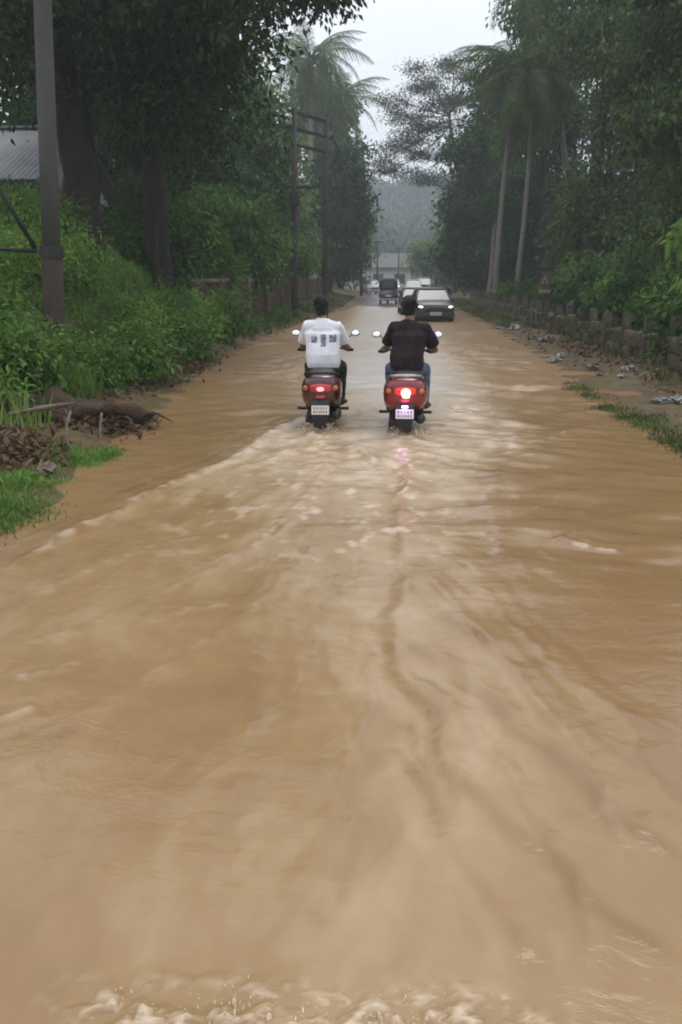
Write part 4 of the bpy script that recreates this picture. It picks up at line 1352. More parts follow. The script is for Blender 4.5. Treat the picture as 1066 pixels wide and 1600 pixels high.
wire('upper overhead wire from grey pole towards the twin pole', (-5.9, 13.05, gz(-5.06, 13) + 8.05), (TP[0] - .1, TP[1], TP[2] + 8.55), .5)
wire('lower overhead wire sagging from grey pole towards the twin pole', (-5.3, 13.05, gz(-5.06, 13) + 6.5), (TP[0] - .5, TP[1], TP[2] + 6.15), .7)
wire('overhead wire running from twin pole to the next pole', (TP[0] + 1.2, TP[1] + 2.2, TP[2] + 8.5), (P2[0] + .5, P2[1], P2[2] + 7.0), .9)
wire('overhead wire between the two far poles', (P2[0] + .6, P2[1], P2[2] + 7.05), (P3[0] + .4, P3[1], P3[2] + 6.4), .5)


# ---- brown laterite wall on the left: courses of blocks with coping and piers
def brown_wall():
    x = -4.75
    y0, y1 = 22.0, 74.0
    root = empty('laterite_wall', (x, y0, 0))
    r = random.Random(3)
    bl, bh, nb = .62, .30, 5
    meshes = []
    for k in range(6):
        m = MB(); m.box((0, 0, 0), (.30 + r.uniform(-.02, .03), bl - .03, bh - .025))
        me = m.mesh('block', False, .012)
        for v in me.vertices:
            v.co += Vector((r.uniform(-.012, .012), r.uniform(-.01, .01), r.uniform(-.01, .01)))
        me.materials.append(M['laterite']); meshes.append(me)
    core = MB(); core.box((.0, (y1 - y0) / 2, .62), (.24, y1 - y0, 1.55)); core.build('mortar_core', M['coping'], root)
    n = 0
    yy_built = 40.0
    for c in range(nb):
        y = y0 + (.31 if c % 2 else 0)
        while y < yy_built and n < 150:
            zz = gz(x + .3, y) * .35 + .10 + bh * (c + .5)
            o = link_mesh('block', r.choice(meshes), None, root, (r.uniform(-.012, .012), y - y0 + bl / 2, zz), (0, 0, 0))
            y += bl; n += 1
    far = MB()
    y = yy_built
    while y < y1:
        for c in range(nb):
            far.box((r.uniform(-.01, .01), y - y0 + bl / 2 + (.31 if c % 2 else 0), .12 + bh * (c + .5)), (.31, bl - .03, bh - .025))
        y += bl
    o = far.build('far_blocks', M['laterite'], root); o['kind'] = 'stuff'
    y = y0
    while y < y1:
        z = .12 + bh * nb + .06
        m = MB(); m.box((0, y - y0 + .6, z + r.uniform(-.015, .015)), (.42, 1.17, .10)); m.build('coping_stone', M['coping'], root, 'auto', .015)
        y += 1.2
    for y in (25.4, 28.4, 33.0, 38.5, 44.0, 51.0, 60.0):
        m = MB(); m.box((.18, y - y0, .85), (.26, .42, 1.95)); m.build('pier', M['fence_post'], root, 'auto', .02)
    tag(root, 'brown laterite block wall running along the left verge', 'wall')


brown_wall()


# ---- low mossy stone fence on the right
def stone_fence():
    x = 5.45
    y0, bay, nbay = 11.6, 1.55, 27
    root = empty('stone_fence', (x, y0, 0))
    r = random.Random(9)
    pm_, sm_ = [], []
    for k in range(4):
        m = MB(); m.box((0, 0, .48), (.19, .19, 1.10), None, .88); me = m.mesh('post', 'auto', .018)
        for v in me.vertices: v.co += Vector((r.uniform(-.01, .01), r.uniform(-.01, .01), r.uniform(-.012, .012)))
        me.materials.append(M['fence_post']); pm_.append(me)
        m = MB(); m.box((0, 0, .16), (.17, .445, .31), None, .95); me = m.mesh('stone', 'auto', .03)
        for v in me.vertices: v.co += Vector((r.uniform(-.02, .02), r.uniform(-.022, .022), r.uniform(-.02, .02)))
        me.materials.append(M['fence_stone']); sm_.append(me)
    for i in range(nbay + 1):
        y = i * bay
        z = gz(x, y0 + y) - .06
        o = link_mesh('post', r.choice(pm_), None, root, (r.uniform(-.03, .03), y, z - .04), (r.uniform(-.05, .05), r.uniform(-.05, .05), r.uniform(-.1, .1)))
        if i == nbay: break
        if i in (7, 15): skip = {1}
        else: skip = set()
        for k in range(6):
            c = k // 3
            if k % 3 in skip and c: continue
            yy = y + .31 + (k % 3) * .465 + r.uniform(-.02, .02)
            o = link_mesh('stone', r.choice(sm_), None, root, (r.uniform(-.03, .03), yy, gz(x, y0 + yy) - .05 + c * .30), (r.uniform(-.05, .05), r.uniform(-.04, .04), r.uniform(-.06, .06) + (math.pi if r.random() < .5 else 0)))
            o.scale = (1, r.uniform(.9, 1.04), r.uniform(.92, 1.06))
    tag(root, 'low mossy stone fence with upright posts along the right verge', 'fence')


stone_fence()


# ---- triangular warning sign
def sign():
    x, y = 5.78, 31.4
    zc = 1.64
    b = (x, y, gz(x, y) - .1)
    root = empty('warning_sign', b)
    m = MB(); m.tube([(0, 0, 0), (0, 0, zc - b[2] + .2)], .035, 8); m.build('post', M['rusty'], root, True)

    def tri(s, d, z0):
        h = s * .866
        v = [(-s / 2, d, z0 - h / 3), (s / 2, d, z0 - h / 3), (0, d, z0 + 2 * h / 3)]
        w = [(a, d + .008, c) for a, _, c in v]
        return v + w, [(0, 1, 2), (5, 4, 3), (0, 3, 4, 1), (1, 4, 5, 2), (2, 5, 3, 0)]
    z = zc - b[2]
    m = MB(); m.add(*tri(.52, -.05, z)); m.build('border', M['sign_red'], root)
    m = MB(); m.add(*tri(.32, -.062, z)); m.build('face', M['sign_white'], root)
    m = MB(); m.box((0, -.068, z - .02), (.05, .006, .13)); m.build('symbol', M['black_plastic'], root)
    m = MB(); m.box((0, -.05, z - .36), (.42, .012, .12)); m.build('name_board', M['sign_white'], root)
    tag(root, 'faded red triangular warning sign on a post behind the right fence', 'sign')


sign()


# ---- far buildings
def shed(label, x0, x1, y, zw, zr, depth, door=True, roof='far_roof'):
    zg = gz((x0 + x1) / 2, y)
    root = empty('roadside_building', ((x0 + x1) / 2, y, zg))
    w = x1 - x0
    m = MB(); m.box((0, depth / 2, zw / 2), (w, depth, zw)); m.build('wall', M['far_wall'], root)
    m = MB()
    m.add([(-w / 2 - .5, -.8, zw - .05), (w / 2 + .5, -.8, zw - .05), (w / 2 + .5, depth / 2, zr), (-w / 2 - .5, depth / 2, zr), (w / 2 + .5, depth + .8, zw - .05), (-w / 2 - .5, depth + .8, zw - .05),
           (-w / 2 - .5, -.8, zw + .1), (w / 2 + .5, -.8, zw + .1), (w / 2 + .5, depth / 2, zr + .15), (-w / 2 - .5, depth / 2, zr + .15), (w / 2 + .5, depth + .8, zw + .1), (-w / 2 - .5, depth + .8, zw + .1)],
          [(0, 3, 2, 1), (3, 5, 4, 2), (6, 7, 8, 9), (9, 8, 10, 11), (0, 1, 7, 6), (4, 5, 11, 10), (1, 2, 8, 7), (2, 4, 10, 8), (3, 0, 6, 9), (5, 3, 9, 11)])
    m.build('roof', M[roof], root)
    n = max(2, int(w / 2.4))
    for k in range(n):
        xx = -w / 2 + w * (k + .5) / n
        m = MB(); m.box((xx, -.03, zw * .45), (w / n * .5, .1, zw * .5)); f = m.build('window' if k % 2 else 'door', M['dark_paint'], root)
        m = MB(); m.box((xx, -.09, zw * .45), (w / n * .42, .03, zw * .42)); m.build('pane' if k % 2 else 'panel', M['car_glass'], f)
    tag(root, label, 'building', 'buildings at the far end')


shed('long low white building with grey roof at the road end', -2.6, 4.2, 138, 3.0, 5.2, 7)
shed('small white building left of the long far building', -6.5, -2.9, 128, 2.5, 4.0, 6)
shed('pale hazy building right of the road end', 6.6, 11.5, 150, 3.2, 5.0, 6)


# ================================================================== SCOOTERS
def bulge_lamp(c, r, n=14):
    m = MB(); m.ball(c, r, n, 8); return m


def wheel(parent, y, zc, rad, width, front=False):
    w = empty('wheel', (0, y, zc)); w.parent = parent
    m = MB(); m.ring((0, 0, 0), rad - width / 2, width / 2, 32, 10, 'X', 1.05); m.build('tyre', M['rubber'], w, True)
    m = MB()
    m.ring((0, 0, 0), rad - width, .014, 28, 6, 'X', 2.2)
    m.tube([(-.05, 0, 0), (.05, 0, 0)], [.045, .045], 14)
    for k in range(5):
        a = k * 2 * math.pi / 5
        m.tube([(0, .03 * math.cos(a), .03 * math.sin(a)), (0, (rad - width) * math.cos(a), (rad - width) * math.sin(a))], [.016, .012], 6)
    m.build('rim', M['dark_metal'], w, 'auto')
    return w


def make_scooter(label, loc, rz, paint, lit, wide=1.0, violet=False):
    root = empty('scooter', loc, rz)
    p = M[paint]
    wheel(root, -.62, .245, .245, .10)
    wheel(root, .63, .25, .25, .09)
    # tail body
    m = MB()
    m.loft([sring(y, zc, a * wide, b, e, 24) for y, zc, a, b, e in (
        (-.955, .655, .085, .075, 2.4), (-.94, .648, .145, .125, 2.6), (-.885, .628, .200, .172, 2.8), (-.78, .605, .232, .200, 2.9), (-.60, .590, .243, .205, 2.8),
        (-.40, .585, .236, .195, 2.8), (-.2, .565, .215, .200, 2.8), (0, .54, .175, .205, 2.8), (.07, .52, .14, .19, 2.6))])
    m.build('tail_body', p, root, True)
    # lower side skirts, black
    for s in (-1, 1):
        m = MB(); m.loft([[(s * (x + xo) * wide, y, z) for xo, z in ((.155, z0), (.205, z0 + .02), (.215, z1), (.16, z1))] for y, x, z0, z1 in ((-.80, -.02, .44, .55), (-.5, .0, .34, .47), (-.1, .0, .27, .42), (.12, -.02, .25, .34))])
        m.build('side_skirt', M['black_plastic'], root, 'auto', .006)
    m = MB(); m.loft([sring(y, z, a, .04, 3, 16) for y, z, a in ((-.02, .285, .17), (.02, .285, .19), (.40, .285, .19), (.46, .30, .17))]); m.build('footboard', M['black_plastic'], root, 'auto')
    # seat
    m = MB(); m.loft([sring(y, z, a, b, 3, 20) for y, z, a, b in ((-.80, .775, .09, .03), (-.77, .785, .135, .05), (-.55, .79, .155, .06), (-.30, .775, .145, .06), (-.05, .765, .12, .055), (.08, .755, .09, .05), (.11, .75, .05, .03))])
    m.build('seat', M['seat_vinyl'], root, True)
    # grab rail round the back of the seat
    m = MB(); m.tube([(-.17, -.52, .75), (-.195, -.70, .79), (-.17, -.86, .82), (-.08, -.92, .83), (.08, -.92, .83), (.17, -.86, .82), (.195, -.70, .79), (.17, -.52, .75)], .017, 8); m.build('grab_rail', M['black_plastic'] if not violet else M['steel'], root, True)
    # tail lamp cluster
    lamp = MB(); lamp.loft([sring(-.972 + .02 * i, .655 + .004 * i, a, b, 2.8, 20) for i, (a, b) in enumerate(((.055, .028), (.115, .052), (.15, .066), (.155, .066)))])
    lo = lamp.build('tail_lamp', M['tail_red_lit' if lit else 'tail_red'], root, True)
    g = MB()
    if lit: g.ball((0.008, -.978, .645), (.055, .022, .048), 14, 8); g.ball((0.01, -.968, .598), (.045, .018, .014), 10, 6)
    else: g.ball((0, -.978, .648), (.045, .02, .026), 14, 8)
    g.build('bulb', M['tail_glow_lit' if lit else 'tail_glow'], lo, True)
    for s in (-1, 1):
        m = MB(); m.ball((s * .165 * wide, -.90, .655), (.042, .05, .034), 10, 6, (0, 0, s * .5)); m.build('indicator', M['amber'], root, True)
    m = MB(); m.box((0, -.962, .560), (.10, .02, .026)); m.build('reflector', M['reflector'], root, False, .004)
    # rear mudguard and plate
    m = MB(); m.loft([[(-w, y, z), (w, y, z), (w, y + t, z), (-w, y + t, z)] for w, y, z, t in ((.085, -.90, .56, .06), (.105, -.958, .50, .05), (.105, -.985, .42, .03), (.085, -.985, .30, .02), (.075, -.965, .20, .015))])
    m.build('mudguard', M['black_plastic'], root, 'auto', .004)
    pl = MB(); pl.box((0, -1.005, .41), (.205, .008, .105), (R(-6), 0, 0)); po = pl.build('number_plate', M['plate_white'], root, False, .003)
    mk = MB()
    rr_ = random.Random(5)
    for row, cnt in ((.435, 5), (.39, 6)):
        for k in range(cnt):
            x = -.07 + .14 * k / (cnt - 1)
            mk.box((x, -1.012 + (.41 - row) * -.1, row), (rr_.uniform(.008, .014), .004, .026))
    mk.build('plate_mark', M['plate_mark'], po)
    if violet:
        m = MB(); m.box((0, -1.0, .492), (.07, .03, .022)); vo = m.build('plate_light', M['violet_led'], root, False, .005)
    # engine, swing arm, exhaust, stand
    m = MB(); m.loft([sring(y, z, .06, b, 3, 14, -.13) for y, z, b in ((-.78, .25, .05), (-.72, .25, .09), (-.45, .27, .11), (-.2, .28, .10), (-.12, .28, .06))]); m.build('engine_case', M['dark_metal'], root, 'auto')
    m = MB(); m.tube([(.16, .05, .22), (.16, -.25, .24), (.17, -.35, .28), (.175, -.5, .30), (.18, -.85, .335), (.18, -.9, .34)], [.018, .02, .045, .06, .06, .035], 12); m.build('exhaust', M['dark_metal'], root, True)
    for s in (-1, 1):
        m = MB(); m.tube([(s * .12, -.62, .28), (s * .12, -.66, .55)], [.026, .022], 8); m.build('shock_absorber', M['dark_metal'], root, True)
        m = MB(); m.tube([(s * .19, -.32, .33), (s * .30, -.34, .335)], [.016, .02], 8, dome=True); m.build('foot_peg', M['black_plastic'], root, True)
    # front apron, steering head, handlebar
    m = MB(); m.loft([sring(z, y, a, b, 2.8, 20, 0, 'Z') for z, y, a, b in ((.28, .46, .15, .05), (.40, .50, .20, .07), (.60, .52, .225, .08), (.80, .50, .20, .08), (.92, .46, .13, .075), (.98, .43, .08, .06))]); m.build('front_apron', p, root, True)
    m = MB(); m.loft([sring(y, .47 + dz, a, .05, 2.6, 14) for y, dz, a in ((.45, .0, .05), (.55, .05, .07), (.68, .04, .07), (.85, -.06, .06), (.9, -.12, .03))]); m.build('front_mudguard', p, root, True)
    for s in (-1, 1):
        m = MB(); m.tube([(s * .06, .63, .25), (s * .055, .52, .62)], .02, 8); m.build('fork', M['dark_metal'], root, True)
    m = MB(); m.loft([sring(y, 1.01, a, b, 2.6, 18) for y, a, b in ((.30, .06, .03), (.34, .13, .05), (.42, .16, .07), (.50, .13, .07), (.55, .07, .04))]); m.build('handle_cover', p, root, True)
    m = MB(); m.ball((0, .56, .995), (.085, .03, .055), 14, 8); m.build('headlamp', M['headlight'], root, True)
    m = MB(); m.tube([(-.33, .27, 1.0), (-.2, .33, 1.015), (0, .37, 1.02), (.2, .33, 1.015), (.33, .27, 1.0)], .013, 8); m.build('handlebar', M['dark_metal'], root, True)
    for s in (-1, 1):
        m = MB(); m.tube([(s * .235, .317, 1.011), (s * .355, .258, .998)], .019, 10); m.build('grip', M['rubber'], root, True)
        m = MB(); m.tube([(s * .2, .37, 1.02), (s * .26, .40, 1.0), (s * .36, .36, .985)], .007, 6); m.build('brake_lever', M['steel'], root, True)
        mr = empty('mirror', (s * .385, .34, 1.205)); mr.parent = root
        m = MB(); m.tube([(-s * .19, .02, -.19), (-s * .13, .03, -.08), (-s * .02, .02, -.01)], .007, 6); m.build('mirror_stem', M['dark_metal'], mr, True)
        m = MB(); m.ball((0, .012, 0), (.060, .020, .042), 16, 8); m.build('mirror_housing', M['black_plastic'], mr, True)
        m = MB(); m.ball((0, -.012, .001), (.053, .006, .035), 16, 6, (R(-14), 0, s * .1)); m.build('mirror_glass', M['mirror'], mr, True)
    tag(root, label, 'scooter')
    return root


WZ = -.14
sc1 = make_scooter('dark maroon scooter ridden by the person in white', (*SC_A, WZ), R(1), 'maroon_paint', False)
sc2 = make_scooter('bright red scooter with lit tail lamp and violet plate light', (*SC_B, WZ), R(-2), 'red_paint', True, 1.07, True)
pl_ = bpy.data.lights.new('plate_lamp', 'POINT'); pl_.energy = .6; pl_.color = (.55, .35, 1.0); pl_.shadow_soft_size = .03
plo = bpy.data.objects.new('plate_lamp', pl_); COL.objects.link(plo); plo.parent = sc2; plo.location = (0, -1.06, .50)
tl_ = bpy.data.lights.new('tail_lamp_light', 'POINT'); tl_.energy = .3; tl_.color = (1.0, .16, .12); tl_.shadow_soft_size = .09
tlo = bpy.data.objects.new('tail_lamp_light', tl_); COL.objects.link(tlo); tlo.parent = sc2; tlo.location = (0, -1.08, .63)


# ================================================================== RIDERS
def white_print_shirt():
    m, n, l, b = new_mat('white_print_shirt')
    b.inputs['Roughness'].default_value = .9; b.inputs['Specular IOR Level'].default_value = .15
    tc = n.new('ShaderNodeTexCoord'); sp = n.new('ShaderNodeSeparateXYZ'); l.new(tc.outputs['Object'], sp.inputs[0])

    def math_(op, a, b_=None, c=None):
        q = n.new('ShaderNodeMath'); q.operation = op
        for i, v in enumerate((a, b_, c)):
            if v is None: continue
            if isinstance(v, (int, float)): q.inputs[i].default_value = v
            else: l.new(v, q.inputs[i])
        return q.outputs[0]

    def box(x0, x1, z0, z1):
        a = math_('COMPARE', sp.outputs['X'], (x0 + x1) / 2, (x1 - x0) / 2)
        c = math_('COMPARE', sp.outputs['Z'], (z0 + z1) / 2, (z1 - z0) / 2)
        return math_('MULTIPLY', a, c)
    back = math_('LESS_THAN', sp.outputs['Y'], -.16)
    nz = n.new('ShaderNodeTexNoise'); nz.inputs['Scale'].default_value = 60; nz.inputs['Detail'].default_value = 3
    l.new(tc.outputs['Object'], nz.inputs['Vector'])
    grain = n.new('ShaderNodeMapRange'); grain.inputs[1].default_value = .35; grain.inputs[2].default_value = .62; grain.inputs[3].default_value = .45; grain.inputs[4].default_value = 1.0
    l.new(nz.outputs['Fac'], grain.inputs[0])
    blocks = math_('ADD', math_('ADD', box(-.142, -.070, 1.128, 1.205), box(-.026, .038, 1.085, 1.232)), box(.078, .164, 1.135, 1.222))
    pict = math_('MULTIPLY', blocks, grain.outputs[0])
    # lines of small print (too small to read)
    wv = math_('GREATER_THAN', math_('SINE', math_('MULTIPLY', sp.outputs['Z'], 420)), -.2)
    nx = n.new('ShaderNodeTexNoise'); nx.noise_dimensions = '1D'; nx.inputs['Scale'].default_value = 130; l.new(sp.outputs['X'], nx.inputs['W'])
    words = math_('GREATER_THAN', nx.outputs['Fac'], .44)
    text = math_('MULTIPLY', math_('MULTIPLY', wv, words), math_('ADD', box(-.14, .12, 1.262, 1.300), box(-.142, -.07, 1.215, 1.236)))
    text = math_('MULTIPLY', text, .5)
    fac = math_('MULTIPLY', back, math_('MINIMUM', math_('ADD', pict, text), 1.0))
    n2 = n.new('ShaderNodeTexNoise'); n2.inputs['Scale'].default_value = 5; l.new(tc.outputs['Object'], n2.inputs['Vector'])
    cr = n.new('ShaderNodeValToRGB'); cr.color_ramp.elements[0].color = (.66, .67, .72, 1); cr.color_ramp.elements[1].color = (.80, .79, .81, 1)
    l.new(n2.outputs['Fac'], cr.inputs[0])
    mx = n.new('ShaderNodeMix'); mx.data_type = 'RGBA'; l.new(fac, mx.inputs[0]); l.new(cr.outputs[0], mx.inputs[6]); mx.inputs[7].default_value = (.055, .06, .11, 1)
    l.new(mx.outputs[2], b.inputs['Base Color'])
    return m


M['white_shirt'] = white_print_shirt()


def ellring(c, a, b, n=20, tilt=0.0):
    out = []
    for k in range(n):
        t = 2 * math.pi * k / n
        x = a * math.cos(t); y = b * math.sin(t)
        out.append((c[0] + x, c[1] + y, c[2] + y * tilt))
    return out


def make_rider(label, loc, rz, shirt, trouser, head_turn=0.0, loose=1.0, dx=0.0, long_hair=0.0, elbow=(.275, .275), foot_out=(0, 0)):
    root = empty('person', loc, rz)
    sh_z = 1.335
    hipc = Vector((dx * .2, -.27, .86))
    chest = Vector((dx, -.22, 1.17)); neckb = Vector((dx, -.17, 1.395)); head = Vector((dx * 1.4 + head_turn, -.115, 1.555))
    J = {}
    for s in (-1, 1):
        J[s] = dict(sh=Vector((dx + s * .175, -.18, sh_z - .012)), el=Vector((dx * .6 + s * elbow[(s + 1) // 2], .01 - .1 * (elbow[(s + 1) // 2] - .275), 1.065 - .35 * (elbow[(s + 1) // 2] - .275))), wr=Vector((s * .305, .245, 1.025)),
                    hip=Vector((s * .095, -.23, .85)), kn=Vector((s * (.195 + .5 * foot_out[(s + 1) // 2]), .19, .79)), an=Vector((s * (.165 + foot_out[(s + 1) // 2]), .17 - .3 * foot_out[(s + 1) // 2], .385)))
    # ---- body: head, neck, trunk, arms and hands, legs as one fused surface
    b = MB()
    b.ball(head, (.077, .098, .118), 20, 14)
    b.ball(head + Vector((0, .045, -.055)), (.056, .062, .066), 14, 10)          # jaw
    b.ball(head + Vector((0, .103, -.012)), (.014, .02, .026), 8, 6)              # nose
    for s in (-1, 1):
        b.ball(head + Vector((s * .080, .0, -.008)), (.012, .024, .034), 10, 8)    # ears
        b.ball(head + Vector((s * .03, .085, .022)), (.02, .012, .008), 8, 6)      # brow
    b.tube([neckb + Vector((0, 0, -.06)), neckb + Vector((0, .012, .03)), head + Vector((0, -.005, -.05))], [.062, .054, .052], 14)
    b.loft([ellring(hipc, .13, .09), ellring(hipc + Vector((0, .01, .12)), .12, .085), ellring(chest + Vector((0, 0, -.05)), .13, .085), ellring(chest + Vector((0, .01, .08)), .135, .08), ellring(neckb + Vector((0, 0, -.06)), .08, .055)])
    for s in (-1, 1):
        j = J[s]
        b.tube([j['sh'], j['sh'].lerp(j['el'], .4), j['el']], [.055, .047, .038], 12, dome=True)
        b.tube([j['el'], j['el'].lerp(j['wr'], .35), j['wr']], [.040, .041, .026], 12, dome=True)
        # hand on the grip: palm, four fingers curled round it, thumb under
        w = j['wr']; gpt = Vector((s * .295, .288, 1.004)); gx = Vector((s * .12, -.059, -.013)).normalized()
        pal = gpt + Vector((0, -.012, .026))
        b.ball((w + pal) / 2, (.036, .038, .02), 10, 8, (R(-15), 0, 0)); b.ball(pal, (.041, .034, .017), 10, 8)
        for f, ln in zip(range(4), (.9, 1.0, .95, .78)):
            c = gpt + gx * (-.034 + .022 * f)
            pts = [c + Vector((0, .012, .027)), c + Vector((0, .034 * ln, .018)), c + Vector((0, .036 * ln, -.010)), c + Vector((0, .012, -.027 * ln)), c + Vector((0, -.006, -.025 * ln))]
            b.tube(pts, [.0095, .009, .0088, .0082, .0072], 8, dome=True)
        c = gpt + gx * -.05
        b.tube([w.lerp(pal, .6) + gx * -.03, c + Vector((0, -.012, .012)), c + Vector((0, .008, -.008)), c + Vector((0, .022, -.018))], [.012, .0115, .0105, .009], 8, dome=True)
        b.tube([j['hip'], j['hip'].lerp(j['kn'], .5), j['kn']], [.08, .07, .053], 12, dome=True)
        b.tube([j['kn'], j['kn'].lerp(j['an'], .35), j['an'], j['an'] + Vector((0, .01, -.03))], [.052, .052, .036, .034], 12, dome=True)
    link_mesh('body', fuse(b, 'body', .0085, 4), M['skin'], root)
    for s in (-1, 1):
        m = MB(); m.ball(head + Vector((s * .03, .088, .008)), (.013, .009, .008), 8, 6); m.build('eye', M['eye_white'], root, True)
    m = MB(); m.ball(head + Vector((0, .103, -.062)), (.024, .008, .008), 10, 6); m.build('mouth', M['lip'], root, True)
    # ---- hair
    h = MB()
    h.ball(head + Vector((0, -.016, .022)), (.090, .104, .112), 22, 16)
    h.ball(head + Vector((0, -.05, -.035 - long_hair * .5)), (.078, .062, .075 + long_hair), 16, 12)
    r = random.Random(int(loc[0] * 100))
    for k in range(60):
        a = r.uniform(0, 6.28); e = r.uniform(-.2, 1.3)
        d = Vector((math.cos(a) * math.cos(e) * .088, math.sin(a) * math.cos(e) * .10 - .016, math.sin(e) * .112 + .02))
        if d.y > .06 and d.z < .06: continue
        t = d.normalized()
        p0 = head + d * .94
        h.tube([p0, p0 + t * .016 + Vector((r.uniform(-.015, .015), -.008, .0)), p0 + t * .02 + Vector((r.uniform(-.02, .02), -.018, -.016))], [.014, .011, .004], 6)
    hm = fuse(h, 'hair', .008, 2, .004, 45)
    link_mesh('hair', hm, M['hair'], root)
    # ---- shirt
    t = MB(); L = loose
    t.loft([ellring(hipc + Vector((0, .02, -.035)), .176 * L, .150 * L), ellring(hipc + Vector((0, .01, .03)), .190 * L, .155 * L), ellring(hipc + Vector((0, .0, .13)), .182 * L, .145 * L), ellring(chest + Vector((0, -.005, -.04)), .186 * L, .138),
            ellring(chest + Vector((0, .0, .06)), .198 * L, .132), ellring(Vector((dx, -.185, 1.285)), .190, .115), ellring(Vector((dx, -.178, 1.355)), .135, .09), ellring(neckb + Vector((0, .0, .015)), .074, .068)])
    for s in (-1, 1):
        j = J[s]; d = (j['el'] - j['sh'])
        t.tube([j['sh'] + Vector((-s * .08, 0, -.01)), j['sh'], j['sh'] + d * .35, j['sh'] + d * .78], [.085, .076, .074 * L, .078 * L], 14)
    link_mesh('shirt', fuse(t, 'shirt', .011, 4, .017, 6.5, (1.2, 1, .6)), M[shirt], root)
    # ---- trousers
    t = MB()
    t.loft([ellring(hipc + Vector((0, .03, -.085)), .16, .14), ellring(hipc + Vector((0, .01, .0)), .168, .135), ellring(hipc + Vector((0, 0, .09)), .15, .118)])
    for s in (-1, 1):
        j = J[s]
        t.tube([j['hip'] + Vector((0, -.02, -.01)), j['hip'].lerp(j['kn'], .5), j['kn']], [.10, .094, .078], 14, dome=True)
        t.tube([j['kn'], j['kn'].lerp(j['an'], .4), j['an'] + Vector((0, 0, -.015))], [.077, .073, .060], 14)
    link_mesh('trousers', fuse(t, 'trousers', .012, 5, .008, 12), M[trouser], root)
    for s in (-1, 1):
        a = J[s]['an']
        m = MB(); m.loft([sring(a.y + dy, a.z + dz, w, hh, 2.6, 14, a.x + s * .012 * i) for i, (dy, dz, w, hh) in enumerate(((-.075, -.045, .026, .02), (-.06, -.04, .036, .04), (.0, -.032, .042, .05), (.08, -.048, .046, .034), (.15, -.056, .042, .026), (.185, -.06, .024, .014)))])
        m.build('shoe', M['shoe'], root, True)
    tag(root, label, 'person')
    return root


rd1 = make_rider('person in white printed T-shirt and dark trousers riding the maroon scooter', (SC_A[0], SC_A[1], WZ), R(1), 'white_shirt', 'dark_trouser', -.012, 1.12, -.008, .016, (.25, .262), (0, .03))
rd2 = make_rider('person in dark short sleeved shirt and blue jeans riding the red scooter', (SC_B[0], SC_B[1], WZ), R(-2), 'dark_shirt', 'jeans', -.02, 1.08, .028, .0, (.26, .33), (.0, .07))


